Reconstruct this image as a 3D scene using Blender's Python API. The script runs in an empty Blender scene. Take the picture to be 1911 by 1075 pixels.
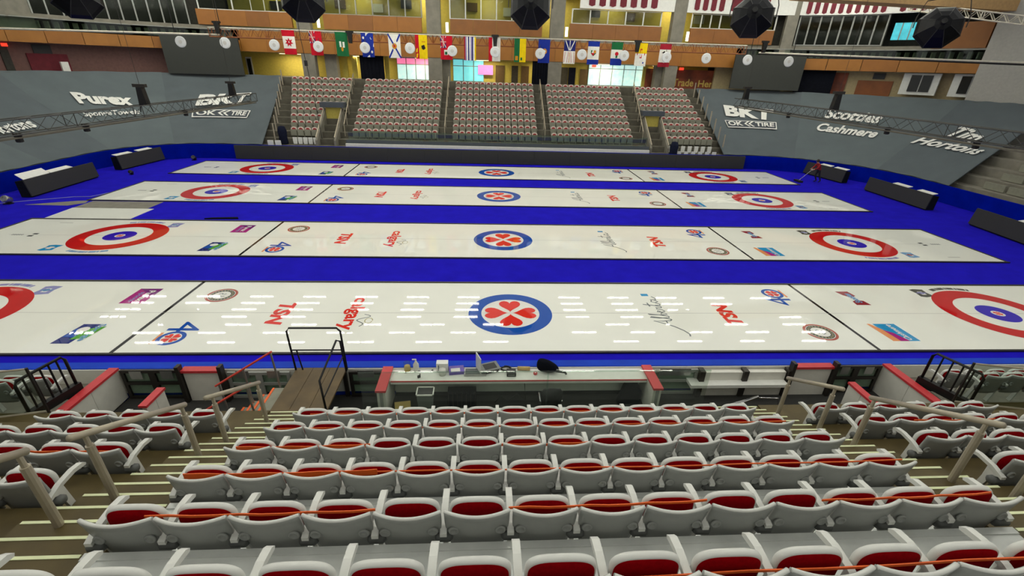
import bpy, bmesh, math, random
from mathutils import Vector, Matrix
random.seed(7)
SC = bpy.context.scene
COL = SC.collection
# ------------------------------------------------------------------ camera
CAM_POS = Vector((-0.8367, -20.923, 7.2965))
F_PX = 849.6
FWD = Vector((0.05880841, 0.8993078, -0.43334403))
RGT = Vector((0.99825976, -0.05108109, 0.02946492))
UPV = Vector((-0.00436235, 0.43432269, 0.90074679))
cd = bpy.data.cameras.new('camera'); cam = bpy.data.objects.new('camera', cd); COL.objects.link(cam)
cd.sensor_width = 36.0; cd.lens = 36.0 * F_PX / 1911.0; cd.clip_start = 0.05; cd.clip_end = 400
cam.matrix_world = Matrix(((RGT.x, UPV.x, -FWD.x, CAM_POS.x), (RGT.y, UPV.y, -FWD.y, CAM_POS.y), (RGT.z, UPV.z, -FWD.z, CAM_POS.z), (0, 0, 0, 1)))
SC.camera = cam
# ------------------------------------------------------------------ world and exposure
w = bpy.data.worlds.new('world'); SC.world = w; w.use_nodes = True
bg = w.node_tree.nodes['Background']; bg.inputs[0].default_value = (1.0, 1.0, 0.95, 1); bg.inputs[1].default_value = 0.43
SC.view_settings.view_transform = 'Standard'; SC.view_settings.look = 'None'
SC.view_settings.gamma = 1.0; SC.view_settings.use_curve_mapping = False
SC.view_settings.exposure = 0.0
LAMP_L = 42.0          # radiance of the ceiling tubes
CONC_W = 95.0         # watts of each concourse downlight
# ------------------------------------------------------------------ materials
def lin(c):
    c /= 255.0
    return c / 12.92 if c <= 0.04045 else ((c + 0.055) / 1.055) ** 2.4
M = {}
def mat(name, rgb, rough=0.6, metal=0.0, spec=0.5, var=0.08, scale=6.0, bump=0.0, emit=0.0, coat=0.0, ecol=None):
    m = bpy.data.materials.new(name); m.use_nodes = True; nt = m.node_tree; b = nt.nodes['Principled BSDF']
    c = [lin(x) for x in rgb]
    tc = nt.nodes.new('ShaderNodeTexCoord'); nz = nt.nodes.new('ShaderNodeTexNoise'); nz.inputs['Scale'].default_value = scale; nz.inputs['Detail'].default_value = 4
    nt.links.new(tc.outputs['Object'], nz.inputs['Vector'])
    cr = nt.nodes.new('ShaderNodeValToRGB')
    cr.color_ramp.elements[0].position = 0.3; cr.color_ramp.elements[1].position = 0.7
    cr.color_ramp.elements[0].color = (*[max(0, x * (1 - var)) for x in c], 1); cr.color_ramp.elements[1].color = (*[min(1, x * (1 + var)) for x in c], 1)
    nt.links.new(nz.outputs['Fac'], cr.inputs['Fac']); nt.links.new(cr.outputs['Color'], b.inputs['Base Color'])
    b.inputs['Roughness'].default_value = rough; b.inputs['Metallic'].default_value = metal; b.inputs['Specular IOR Level'].default_value = spec
    if coat: b.inputs['Coat Weight'].default_value = coat; b.inputs['Coat Roughness'].default_value = 0.05
    if bump:
        bp = nt.nodes.new('ShaderNodeBump'); bp.inputs['Strength'].default_value = bump; bp.inputs['Distance'].default_value = 0.02
        nt.links.new(nz.outputs['Fac'], bp.inputs['Height']); nt.links.new(bp.outputs['Normal'], b.inputs['Normal'])
    if emit:
        b.inputs['Emission Color'].default_value = (*[lin(x) for x in (ecol or rgb)], 1); b.inputs['Emission Strength'].default_value = emit
    M[name] = m; return m
def glassmat(name, rgb, mixf=0.12, rough=0.03):
    m = bpy.data.materials.new(name); m.use_nodes = True; nt = m.node_tree; nt.nodes.clear()
    o = nt.nodes.new('ShaderNodeOutputMaterial'); t = nt.nodes.new('ShaderNodeBsdfTransparent'); g = nt.nodes.new('ShaderNodeBsdfGlossy'); x = nt.nodes.new('ShaderNodeMixShader')
    t.inputs[0].default_value = (*[lin(v) for v in rgb], 1); g.inputs['Roughness'].default_value = rough; x.inputs[0].default_value = mixf
    nt.links.new(t.outputs[0], x.inputs[1]); nt.links.new(g.outputs[0], x.inputs[2]); nt.links.new(x.outputs[0], o.inputs[0]); M[name] = m
ICE_R = 0.018
mat('ice', (247, 247, 236), ICE_R, spec=0.5, var=0.02, scale=0.6)
for n, c in dict(p_red=(205, 28, 30), p_coral=(232, 56, 44), p_blue=(52, 30, 190), p_logoblue=(24, 82, 176), p_white=(240, 238, 230), p_black=(35, 32, 30),
                 p_grey=(120, 126, 126), p_seal=(178, 88, 72), p_sealdark=(84, 84, 76), p_pink=(176, 44, 130), p_purple=(120, 34, 118), p_green=(88, 170, 52), p_navy=(38, 48, 120),
                 p_cyan=(40, 150, 205), p_skyblue=(112, 160, 205), p_orange=(235, 150, 90), p_faint=(205, 203, 196), p_lilac=(150, 150, 200), p_gold=(180, 170, 120), p_maroon=(150, 40, 52)).items():
    mat(n, c, ICE_R + 0.01, var=0.03, scale=2)
mat('carpet', (32, 24, 184), 0.95, spec=0.04, var=0.10, scale=1.3)
mat('carpet_far', (34, 24, 178), 0.95, spec=0.1, var=0.05, scale=3)
mat('board_blue', (12, 62, 190), 0.7, spec=0.2, var=0.10, scale=2.0)
mat('board_blue_dark', (0, 24, 150), 0.9, spec=0.03, var=0.14, scale=1.5)
mat('concrete', (128, 124, 112), 0.8, var=0.15, scale=2, bump=0.1)
mat('concrete_dark', (92, 88, 76), 0.85, var=0.2, scale=2)
mat('olive_floor', (88, 76, 46), 0.5, var=0.22, scale=3, spec=0.25)
mat('alu_floor', (206, 208, 204), 0.3, metal=0.25, var=0.12, scale=3)
mat('seat_grey', (146, 148, 144), 0.42, spec=0.45, var=0.04, scale=9)
mat('seat_rim', (214, 214, 208), 0.4, spec=0.5, var=0.03, scale=9)
mat('seat_red', (142, 3, 13), 0.9, spec=0.04, var=0.12, scale=40, bump=0.1)
mat('seat_pivot', (96, 98, 96), 0.5, var=0.1)
mat('far_seat_rim', (226, 208, 198), 0.6, var=0.05)
mat('far_seat_red', (160, 40, 44), 0.8, var=0.1)
mat('far_seat_grey', (138, 138, 122), 0.7, var=0.08)
mat('tape_orange', (240, 100, 24), 0.55, var=0.08)
mat('tape_red', (222, 74, 58), 0.6, var=0.08)
mat('nosing', (226, 232, 186), 0.6, var=0.06)
mat('rail_beige', (176, 166, 146), 0.4, metal=0.3, var=0.08)
mat('steel', (170, 170, 168), 0.3, metal=0.8, var=0.08)
mat('chrome', (205, 205, 205), 0.12, metal=1.0, var=0.03)
mat('dark_metal', (52, 48, 44), 0.45, metal=0.4, var=0.1)
mat('black_metal', (22, 22, 22), 0.5, metal=0.3, var=0.1)
mat('truss_metal', (58, 58, 54), 0.5, metal=0.3, var=0.12)
mat('truss_light', (206, 200, 182), 0.4, metal=0.2, var=0.1)
mat('led_black', (56, 56, 54), 0.75, spec=0.25, var=0.06, scale=30)
mat('black_cloth', (18, 20, 28), 0.95, spec=0.1, var=0.2)
mat('navy_cloth', (24, 28, 46), 0.9, spec=0.1, var=0.2)
mat('tarp', (98, 107, 110), 0.85, spec=0.15, var=0.06, scale=0.7, bump=0.05)
mat('tarp2', (93, 101, 105), 0.85, spec=0.15, var=0.06, scale=0.8, bump=0.05)
mat('logo_white', (236, 236, 230), 0.8, var=0.03)
mat('tarp_dark', (70, 76, 84), 0.85, var=0.05)
mat('white_board', (224, 222, 212), 0.35, var=0.04)
mat('white_paint', (232, 232, 226), 0.5, var=0.04)
mat('red_cap', (200, 52, 58), 0.45, var=0.07)
mat('wood_orange', (158, 103, 36), 0.5, var=0.07, scale=1.5)
mat('wood_orange2', (152, 96, 32), 0.5, var=0.07, scale=1.5)
mat('wood_parapet_shaded', (136, 84, 30), 0.5, var=0.1, scale=1.5)  # orange wood darkened to carry the shade of the recessed suite parapets
mat('wood_dark', (136, 76, 30), 0.55, var=0.12, scale=1.5)
mat('plywood', (96, 78, 48), 0.6, var=0.22, scale=3)
mat('yellow_wall', (200, 184, 86), 0.7, var=0.08)
mat('beige_wall', (176, 160, 122), 0.7, var=0.08)
mat('pink_wall', (120, 86, 80), 0.7, var=0.12)
mat('grey_wall', (170, 168, 160), 0.7, var=0.06)
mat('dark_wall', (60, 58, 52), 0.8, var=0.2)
mat('mural', (132, 62, 34), 0.6, var=0.5, scale=0.9)
mat('mural_text', (206, 176, 90), 0.6, var=0.1)
mat('frame_white', (214, 216, 210), 0.5, var=0.05)
mat('frame_grey', (150, 152, 146), 0.5, var=0.08)
mat('pennant', (112, 34, 46), 0.8, var=0.15, scale=4)
mat('screen_dark', (60, 62, 58), 0.7, var=0.03, spec=0.3)
mat('screen_black', (12, 12, 14), 0.4, var=0.05)
mat('dark_glass', (34, 36, 34), 0.15, var=0.35, scale=0.7, spec=0.5)
mat('door_brown', (96, 74, 40), 0.6, var=0.1)
mat('tan_ceiling', (196, 158, 106), 0.6, var=0.1)
mat('octa_black', (6, 7, 12), 0.35, spec=0.2, var=0.2)
mat('disc_white', (224, 226, 224), 0.5, var=0.03)
mat('day_glass', (190, 232, 232), 0.4, emit=0.75, var=0.35, scale=2.2)
mat('day_cyan', (120, 216, 226), 0.4, emit=0.7, var=0.3, scale=2.2)
mat('pink_sign', (250, 130, 180), 0.4, emit=0.7)
mat('purple_sign', (196, 120, 190), 0.4, emit=0.6)
mat('exit_red', (240, 60, 40), 0.4, emit=1.5)
mat('cyan_screen', (70, 190, 206), 0.3, emit=0.45, var=0.25, scale=2.5)
mat('warm_lamp', (255, 220, 150), 0.4, emit=6.0)
mat('suite_lamp', (230, 245, 220), 0.4, emit=2.5)
mat('skin', (196, 140, 110), 0.6); mat('shirt_red', (150, 24, 26), 0.85); mat('trousers', (26, 24, 30), 0.9); mat('hair', (50, 36, 24), 0.8)
mat('black_plastic', (24, 25, 26), 0.5, var=0.1); mat('grey_plastic', (120, 124, 120), 0.5, var=0.08); mat('light_plastic', (214, 214, 206), 0.4)
mat('card', (196, 170, 106), 0.8, var=0.1); mat('violet_box', (104, 84, 170), 0.6, var=0.15); mat('green_cloth', (60, 120, 40), 0.8)
for n, c in dict(f_red=(196, 28, 46), f_white=(236, 234, 224), f_blue=(34, 54, 150), f_green=(34, 104, 62), f_yellow=(238, 206, 24), f_navy=(42, 46, 110), f_gold=(206, 140, 40), f_lilac=(150, 140, 180), f_black=(40, 36, 36), f_dred=(160, 36, 52)).items():
    mat(n, c, 0.85, spec=0.1, var=0.06)
glassmat('glass', (214, 232, 224), 0.06); glassmat('glass_green', (226, 237, 230), 0.05); glassmat('glass_clear', (240, 244, 240), 0.025); glassmat('glass_suite', (206, 212, 204), 0.014, 0.08)
tubem = mat('tube', (255, 254, 238), 0.4, emit=LAMP_L, var=0.0)
# ------------------------------------------------------------------ mesh builder
class MB:
    def __init__(s): s.v = []; s.f = []; s.m = []; s.sm = []; s.cur = 0; s.smooth = False
    def add(s, vs, fs):
        o = len(s.v); s.v += [tuple(x) for x in vs]
        for f in fs: s.f.append([i + o for i in f]); s.m.append(s.cur); s.sm.append(s.smooth)
        return s
    def box(s, x0, x1, y0, y1, z0, z1):
        return s.add([(x0,y0,z0),(x1,y0,z0),(x1,y1,z0),(x0,y1,z0),(x0,y0,z1),(x1,y0,z1),(x1,y1,z1),(x0,y1,z1)], [(0,3,2,1),(4,5,6,7),(0,1,5,4),(1,2,6,5),(2,3,7,6),(3,0,4,7)])
    def cbox(s, c, sz, rz=0, rx=0):
        R = Matrix.Rotation(rz, 3, 'Z') @ Matrix.Rotation(rx, 3, 'X'); c = Vector(c)
        vs = [c + R @ Vector((a*sz[0]/2, b*sz[1]/2, d*sz[2]/2)) for d in (-1,1) for a, b in ((-1,-1),(1,-1),(1,1),(-1,1))]
        return s.add(vs, [(0,3,2,1),(4,5,6,7),(0,1,5,4),(1,2,6,5),(2,3,7,6),(3,0,4,7)])
    def tube(s, path, r, n=8, r2=None):
        path = [Vector(p) for p in path]; rings = []; N = len(path)
        for i, p in enumerate(path):
            d = (path[min(i+1, N-1)] - path[max(i-1, 0)]).normalized()
            a = d.cross(Vector((0,0,1)) if abs(d.z) < .95 else Vector((1,0,0))).normalized(); b = d.cross(a)
            rr = r if r2 is None else r + (r2 - r) * i / (N - 1)
            rings.append([p + (a*math.cos(t) + b*math.sin(t))*rr for t in [2*math.pi*k/n for k in range(n)]])
        vs = [q for g in rings for q in g]; fs = []
        for i in range(N-1):
            for k in range(n): fs.append((i*n+k, i*n+(k+1)%n, (i+1)*n+(k+1)%n, (i+1)*n+k))
        fs += [tuple(range(n))[::-1], tuple((N-1)*n+k for k in range(n))]
        return s.add(vs, fs)
    def lathe(s, prof, n=16, c=(0,0,0), M3=None):
        vs = []; fs = []; P = len(prof)
        for k in range(n):
            t = 2*math.pi*k/n
            for r, z in prof: vs.append((r*math.cos(t), r*math.sin(t), z))
        for k in range(n):
            for i in range(P-1): fs.append((k*P+i, ((k+1)%n)*P+i, ((k+1)%n)*P+i+1, k*P+i+1))
        fs.append([k*P for k in range(n)][::-1]); fs.append([k*P+P-1 for k in range(n)])
        vs = [Vector(v) for v in vs]
        if M3: vs = [M3 @ v for v in vs]
        return s.add([v + Vector(c) for v in vs], fs)
    def prism(s, poly, fn, d0, d1):      # poly 2D, fn(a,b,d)->xyz
        n = len(poly); vs = [fn(a, b, d0) for a, b in poly] + [fn(a, b, d1) for a, b in poly]
        fs = [tuple(range(n))[::-1], tuple(range(n, 2*n))] + [(i, (i+1)%n, n+(i+1)%n, n+i) for i in range(n)]
        return s.add(vs, fs)
    def mesh(s, name, mats):
        me = bpy.data.meshes.new(name); me.from_pydata(s.v, [], s.f)
        for m in (mats if isinstance(mats, (list, tuple)) else [mats]): me.materials.append(M[m])
        me.polygons.foreach_set('material_index', s.m); me.polygons.foreach_set('use_smooth', s.sm)
        bm = bmesh.new(); bm.from_mesh(me); bmesh.ops.recalc_face_normals(bm, faces=bm.faces); bm.to_mesh(me); bm.free()
        me.update(); return me
    def build(s, name, mats, parent=None, loc=None): return link(name, s.mesh(name, mats), parent, loc)
def link(name, me, parent=None, loc=None, rz=0):
    o = bpy.data.objects.new(name, me); COL.objects.link(o)
    if parent: o.parent = parent
    if loc: o.location = loc
    if rz: o.rotation_euler = (0, 0, rz)
    return o
def thing(name, label, cat, loc=(0,0,0), group=None, rz=0, kind=None):
    return tag(link(name, None, None, loc, rz), label, cat, group, kind)
def tag(o, label, cat=None, group=None, kind=None):
    o['label'] = label
    if cat: o['category'] = cat
    if group: o['group'] = group
    if kind: o['kind'] = kind
    return o
def struct(name, mb, mats, label, cat):
    return tag(mb.build(name, mats), label, cat, None, 'structure')
def box1(x0, x1, y0, y1, z0, z1): return MB().box(x0, x1, y0, y1, z0, z1)
def dup(root, loc, rz=None):
    r = root.copy(); COL.objects.link(r); r.location = loc
    if rz is not None: r.rotation_euler = (0, 0, rz)
    for ch in list(root.children):
        c = ch.copy(); COL.objects.link(c); c.parent = r
        for g in list(ch.children):
            d = g.copy(); COL.objects.link(d); d.parent = c
    return r
ORD = 'zeroth first second third fourth fifth sixth seventh eighth ninth tenth eleventh twelfth thirteenth fourteenth fifteenth'.split()
# survey helpers: a sight line from the camera station met with a known plane
def sight(u, v): return FWD + RGT*((u-955.5)/F_PX) - UPV*((v-537.5)/F_PX)
def onZ(u, v, z): d = sight(u, v); return CAM_POS + d*((z-CAM_POS.z)/d.z)
def onY(u, v, y): d = sight(u, v); return CAM_POS + d*((y-CAM_POS.y)/d.y)
def onX(u, v, x): d = sight(u, v); return CAM_POS + d*((x-CAM_POS.x)/d.x)
# the bowl: a rounded rectangle; s runs round it from the middle of the far side (+ = right), off = metres outside the boards
XL, XR, YF, XM = -28.4, 30.0, 18.6, 0.8
RC_SIDE = {1: 8.5, -1: 5.5}            # corner radius right / left
def ring(s, off):
    sg = 1 if s >= 0 else -1; a = abs(s); RC = RC_SIDE[sg]; xe = (XR if sg > 0 else XL) - sg*RC; L = abs(xe-XM); yc = YF-RC
    if a <= L: return XM + sg*a, YF+off
    a -= L
    if a <= 10:
        th = a/10*math.pi/2; return xe + sg*(RC+off)*math.sin(th), yc + (RC+off)*math.cos(th)
    return xe + sg*(RC+off), yc - (a-10)
def strip(mb, s0, s1, off0, off1, z0, z1, n=None):
    n = n or max(1, int(abs(s1-s0)/1.0)); 
    for i in range(n):
        a = s0 + (s1-s0)*i/n; b = s0 + (s1-s0)*(i+1)/n
        p = [ring(a, off0), ring(b, off0), ring(b, off1), ring(a, off1)]
        mb.add([(x, y, z0) for x, y in p] + [(x, y, z1) for x, y in p], [(0,3,2,1),(4,5,6,7),(0,1,5,4),(2,3,7,6)] + ([(3,0,4,7)] if i == 0 else []) + ([(1,2,6,5)] if i == n-1 else []))
    return mb
# text outlines
_tc = {}
def textshape(st, bold=0.0, shear=0.0):
    k = (st, bold, shear)
    if k not in _tc:
        cu = bpy.data.curves.new('t', 'FONT'); cu.body = st; cu.offset = bold; cu.shear = shear; cu.resolution_u = 3
        o = bpy.data.objects.new('t', cu); COL.objects.link(o); bpy.context.view_layer.update()
        me = o.to_mesh(); vs = [(v.co.x, v.co.y) for v in me.vertices]; fs = [tuple(p.vertices) for p in me.polygons]; o.to_mesh_clear()
        bpy.data.objects.remove(o); bpy.data.curves.remove(cu)
        x0 = min(v[0] for v in vs); x1 = max(v[0] for v in vs); y0 = min(v[1] for v in vs); y1 = max(v[1] for v in vs)
        _tc[k] = ([((x-x0)/(x1-x0), (y-y0)/(y1-y0)) for x, y in vs], fs)
    return _tc[k]
# flat prints: polygons in 2D at stacked layers, one mesh
class Flat:
    def __init__(s, mats): s.mats = list(mats); s.mb = MB(); s.T = lambda a, b, l: (a, b, 0.002*l)
    def mi(s, m):
        if m not in s.mats: s.mats.append(m)
        return s.mats.index(m)
    def poly(s, pts, m, l=1): s.mb.cur = s.mi(m); s.mb.add([s.T(a, b, l) for a, b in pts], [tuple(range(len(pts)))]); return s
    def rect(s, x0, x1, y0, y1, m, l=1): return s.poly([(x0,y0),(x1,y0),(x1,y1),(x0,y1)], m, l)
    def disc(s, cx, cy, r, m, l=1, n=40, ry=None): return s.poly([(cx+r*math.cos(2*math.pi*k/n), cy+(ry or r)*math.sin(2*math.pi*k/n)) for k in range(n)], m, l)
    def annulus(s, cx, cy, r0, r1, m, l=1, n=64):
        s.mb.cur = s.mi(m)
        vs = [s.T(cx+r*math.cos(2*math.pi*k/n), cy+r*math.sin(2*math.pi*k/n), l) for r in (r0, r1) for k in range(n)]
        s.mb.add(vs, [(k, (k+1)%n, n+(k+1)%n, n+k) for k in range(n)]); return s
    def text(s, st, cx, cy, wdt, hgt, rot, m, l=1, bold=0.0, shear=0.0):
        vs, fs = textshape(st, bold, shear); s.mb.cur = s.mi(m); c, q = math.cos(rot), math.sin(rot)
        P = [((x-.5)*wdt, (y-.5)*hgt) for x, y in vs]
        s.mb.add([s.T(cx+a*c-b*q, cy+a*q+b*c, l) for a, b in P], fs); return s
    def stroke(s, pts, wd, m, l=1):
        s.mb.cur = s.mi(m); n = len(pts); L = []; Rr = []
        for i, p in enumerate(pts):
            a = pts[max(0, i-1)]; b = pts[min(n-1, i+1)]; dx, dy = b[0]-a[0], b[1]-a[1]; h = math.hypot(dx, dy) or 1
            L.append((p[0]-dy/h*wd/2, p[1]+dx/h*wd/2)); Rr.append((p[0]+dy/h*wd/2, p[1]-dx/h*wd/2))
        s.mb.add([s.T(a, b, l) for a, b in L+Rr], [(i, i+1, n+i+1, n+i) for i in range(n-1)]); return s
    def build(s, name, parent=None, loc=None): return s.mb.build(name, s.mats, parent, loc)
def heart(cx, cy, size, rot):
    pts = []
    for k in range(28):
        t = 2*math.pi*k/28; x = 16*math.sin(t)**3; y = 13*math.cos(t)-5*math.cos(2*t)-2*math.cos(3*t)-math.cos(4*t)
        x, y = x/17*.5*size, (y+17)/29*size          # tip at origin, lobes along +y
        pts.append((cx + x*math.cos(rot)-y*math.sin(rot), cy + x*math.sin(rot)+y*math.cos(rot)))
    return pts
# ================================================================== FLOOR AND RINK
struct('floor', box1(-60, 62, -40, 45, -0.6, -0.06), 'concrete_dark', 'dark concrete slab under the whole arena', 'floor')
mb = MB()
out = []
for i in range(0, 121):
    s = -41.0 + 82.0*i/120; out.append(ring(s, -0.02))
xa, xb = out[0][0], out[-1][0]
outline = [(xa, -12.2)] + out + [(xb, -12.2)]
mb.prism(outline, lambda a, b, d: (a, b, d), -0.06, 0.0)
struct('floor_carpet', mb, 'carpet', 'bright blue carpet laid around the four sheets of ice', 'carpet')
H, TEE, SW, XE = 11.0, 17.25, 4.66, 22.95
SHEETS = [('nearest the seats', -7.73), ('second from the front', -0.58), ('third from the front', 7.57), ('farthest, beside the long black board', 14.77)]
def make_sheet():
    t = thing('curling_sheet', 'x', 'ice sheet')
    box1(-XE, XE, -SW/2, SW/2, 0.0, 0.02).build('ice', 'ice', t)
    Z0 = 0.02
    def fl(): f = Flat([]); f.T = lambda a, b, l: (a, b, Z0 + 0.0015*l); return f
    for y in (-1, 1): box1(-XE-.05, XE+.05, y*SW/2-.05 if y < 0 else SW/2-.03, -SW/2+.03 if y < 0 else SW/2+.05, 0, 0.05).build('edge_strip', 'dark_metal', t)
    for x in (-1, 1): box1(x*XE-.04, x*XE+.04, -SW/2+.03, SW/2-.03, 0, 0.04).build('edge_strip', 'dark_metal', t)
    for x in (-H, H): f = fl(); f.rect(x-.055, x+.055, -SW/2+.03, SW/2-.03, 'p_black'); f.build('hog_line', t)
    f = fl(); f.rect(-XE+1, XE-1, -.012, .012, 'p_faint'); f.build('centre_line', t)
    for sx in (-1, 1):
        f = fl(); f.annulus(sx*TEE, 0, 1.22, 1.83, 'p_red', 2); f.build('outer_ring', t)
        f = fl(); f.annulus(sx*TEE, 0, .20, .62, 'p_blue', 2); f.build('inner_ring', t)
        f = fl(); f.disc(sx*TEE, 0, .2, 'p_white', 2, 24)
        for k in range(4): f.poly(heart(sx*TEE, 0, .14, math.pi/4+k*math.pi/2), 'p_coral', 3)
        f.build('button', t)
        # words printed round the rings: short dashes along the arc
        for ang, m, nl in ((math.pi/2, 'p_lilac' if sx < 0 else 'p_sealdark', 12), (-math.pi/2, 'p_skyblue' if sx < 0 else 'p_lilac', 12)):
            f = fl()
            for k in range(nl):
                a = ang + (k-nl/2+.5)*.068; c, q = math.cos(a), math.sin(a); r0, r1 = 1.93, 2.1; da = .022 + .008*(k % 3)
                f.poly([(sx*TEE+r*math.cos(a+e), r*math.sin(a+e)) for r, e in ((r0,-da),(r1,-da),(r1,da),(r0,da))], m)
            if sx < 0 and ang < 0: f.annulus  # band behind the word
            f.build('ring_lettering', t)
        for k in (-1, 1): f = fl(); f.rect(sx*20.95-.1, sx*20.95+.12, k*.14-.07, k*.14+.07, 'p_black'); f.build('hack', t)
        f = fl()
        for k in range(5): f.rect(sx*21.6-.22+.1*k, sx*21.6-.15+.1*k, -.06, .06, 'p_grey')
        f.build('hack_lettering', t)
        f = fl(); f.rect(sx*20.9-.3, sx*20.9+.3, sx*-1.75-.04, sx*-1.75+.04, 'p_faint'); f.build('corner_mark', t)
    # centre emblem
    e = fl(); e.disc(0, 0, .96, 'p_white', 1); e = e.build('centre_emblem', t)
    f = fl(); f.annulus(0, 0, .96, 1.38, 'p_logoblue', 2); f.build('emblem_ring', e)
    for k in range(4): f = fl(); f.poly(heart(.07*math.cos(k*math.pi/2), .07*math.sin(k*math.pi/2), .78, k*math.pi/2-math.pi/2), 'p_coral', 3); f.build('heart', e)
    # lettering; left half reads from the left house, right half from the right
    for sx in (-1, 1):
        r = -math.pi/2 if sx < 0 else math.pi/2
        f = fl(); f.text('TSN', sx*7.37, -.04, 1.45, .55, r, 'p_coral', 1, 0.05, 0.15); f.build('network_lettering', t)
        cx, cy = sx*9.85, -sx*1.22*-1
        f = fl()      # the round seal
        cx, cy = sx*9.85, -1.24*sx
        f.disc(cx, cy, .50, 'p_seal', 1).disc(cx, cy, .42, 'p_white', 2).annulus(cx, cy, .28, .40, 'p_sealdark', 3, 40).disc(cx, cy, .26, 'p_white', 3)
        for k in range(22):
            a = 2*math.pi*k/22; f.annulus  # letters in the band
            f.poly([(cx+rr*math.cos(a+e), cy+rr*math.sin(a+e)) for rr, e in ((.31,-.06),(.37,-.06),(.37,.05),(.31,.05))], 'p_gold', 4)
        f.stroke([(cx-.13, cy+.08), (cx-.03, cy+.13), (cx+.02, cy+.05)], .04, 'p_grey', 4).stroke([(cx+.13, cy-.08), (cx+.03, cy-.13), (cx-.02, cy-.05)], .04, 'p_grey', 4).stroke([(cx-.12, cy-.1), (cx-.04, cy-.05)], .04, 'p_grey', 4).stroke([(cx+.12, cy+.1), (cx+.05, cy+.05)], .04, 'p_grey', 4)
        f.build('round_seal', t)
        f = fl()      # the "40" mark: a 4 and a ring of hearts for the 0
        cy = sx*1.22; f.text('4', cx - sx*0.05, cy - sx*.33, .62, .92, r, 'p_logoblue', 1, 0.0)
        ex, ey = cx - sx*-.02, cy + sx*.30
        f.annulus(ex, ey, .27, .38, 'p_logoblue', 2, 40)
        for k in range(4): f.poly(heart(ex, ey, .24, math.pi/4+k*math.pi/2), 'p_coral', 3)
        f.rect(cx+sx*.42-.04, cx+sx*.42+.04, cy+sx*.3-.3, cy+sx*.3+.3, 'p_orange', 1)
        f.build('anniversary_mark', t)
    f = fl(); f.text('calgary', -5.12, 0.0, 2.15, .62, -math.pi/2, 'p_coral', 1, 0.03); f.build('city_lettering', t)
    f = fl(); f.stroke([(-4.72+.25*math.sin(k*.55)*(1-k/22), -.1-.045*k) for k in range(18)], .035, 'p_grey'); f.stroke([(-4.5+.12*math.cos(k*.6), -.5+.16*math.sin(k*.6)) for k in range(11)], .03, 'p_gold'); f.build('city_swirl', t)
    # script word, drawn as a pen line
    pen = [[(0,0),(.10,.12),(.25,.40),(.42,.80),(.40,.45),(.43,.10),(.50,.02)], [(.16,.28),(.44,.30)], [(.50,.02),(.58,.30),(.66,.78),(.62,.85),(.58,.50),(.60,.08),(.68,.05)],
           [(.68,.05),(.76,.40),(.82,.85),(.78,.80),(.76,.30),(.80,.05),(.88,.12),(.86,.30),(.80,.28)], [(.88,.22),(.97,.26),(1.02,.34),(.96,.40),(.93,.20),(.99,.05),(1.08,.14)], [(1.08,.14),(1.13,.36),(1.15,.30),(1.22,.34),(1.20,.10),(1.28,.08)],
           [(1.28,.08),(1.36,.40),(1.42,.80)], [(1.28,.55),(1.52,.58)], [(1.36,.30),(1.36,.08),(1.44,.06),(1.52,.20)], [(1.70,.30),(1.60,.36),(1.54,.20),(1.60,.06),(1.70,.16),(1.74,.34),(1.72,.10),(1.82,.08),(1.95,.20)], [(0,0),(-.12,-.14),(-.30,-.26),(-.42,-.22)]]
    f = fl()
    for st in pen: f.stroke([(5.32 - b*.82, -1.0 + a*1.15) for a, b in st], .05, 'p_grey')
    f.rect(4.82, 5.08, 1.28, 1.46, 'p_cyan'); f.build('province_lettering', t)
    # sponsor blocks
    f = fl(); f.poly([(-12.8,.62),(-12.05,.62),(-12.05,1.72),(-12.8,1.72)], 'p_pink', 1).poly([(-12.3,1.3),(-12.05,1.1),(-12.05,1.72),(-12.8,1.72)], 'p_purple', 2)
    f.text('Purex', -12.3, 1.17, .8, .22, -math.pi/2, 'p_white', 3, 0.03); f.text('sponge', -12.57, 1.1, .7, .16, -math.pi/2, 'p_lilac', 3, 0.02); f.build('pink_sponsor_block', t)
    f = fl(); f.poly([(-12.95,-1.80),(-12.45,-1.80),(-12.35,-.72),(-12.85,-.72)], 'p_navy', 1).poly([(-12.9,-1.45),(-12.42,-1.5),(-12.3,-.95),(-12.85,-1.0)], 'p_logoblue', 2).poly([(-12.6,-1.6),(-12.2,-1.5),(-12.1,-.85),(-12.5,-1.0)], 'p_green', 3).disc(-12.62, -1.05, .16, 'p_white', 4, 16)
    f.text('Sponge', -12.28, -1.2, .95, .22, -math.pi/2, 'p_skyblue', 5, 0.03); f.build('green_sponsor_block', t)
    f = fl(); f.poly([(12.45,1.72),(12.95,1.72),(13.0,1.35),(12.75,1.2),(12.55,1.4)], 'p_maroon', 1).poly([(12.5,.62),(13.05,.62),(13.0,.95),(12.75,1.0),(12.55,.9)], 'p_maroon', 1)
    f.text('Scotties', 12.75, 1.17, .75, .26, math.pi/2, 'p_skyblue', 3, 0.04); f.build('bow_sponsor_block', t)
    f = fl(); f.poly([(12.0,-1.78),(12.75,-1.78),(12.75,-.72),(12.0,-.72)], 'p_cyan', 1).poly([(11.85,-1.78),(12.25,-1.78),(12.1,-1.2),(11.9,-.72),(11.8,-.72)], 'p_orange', 2).poly([(12.1,-1.78),(12.4,-1.78),(12.25,-1.3),(12.05,-1.1)], 'p_pink', 3)
    f.text('Cashmere', 12.45, -1.25, .95, .2, math.pi/2, 'p_white', 4, 0.02, 0.3); f.build('blue_sponsor_card', t)
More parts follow.
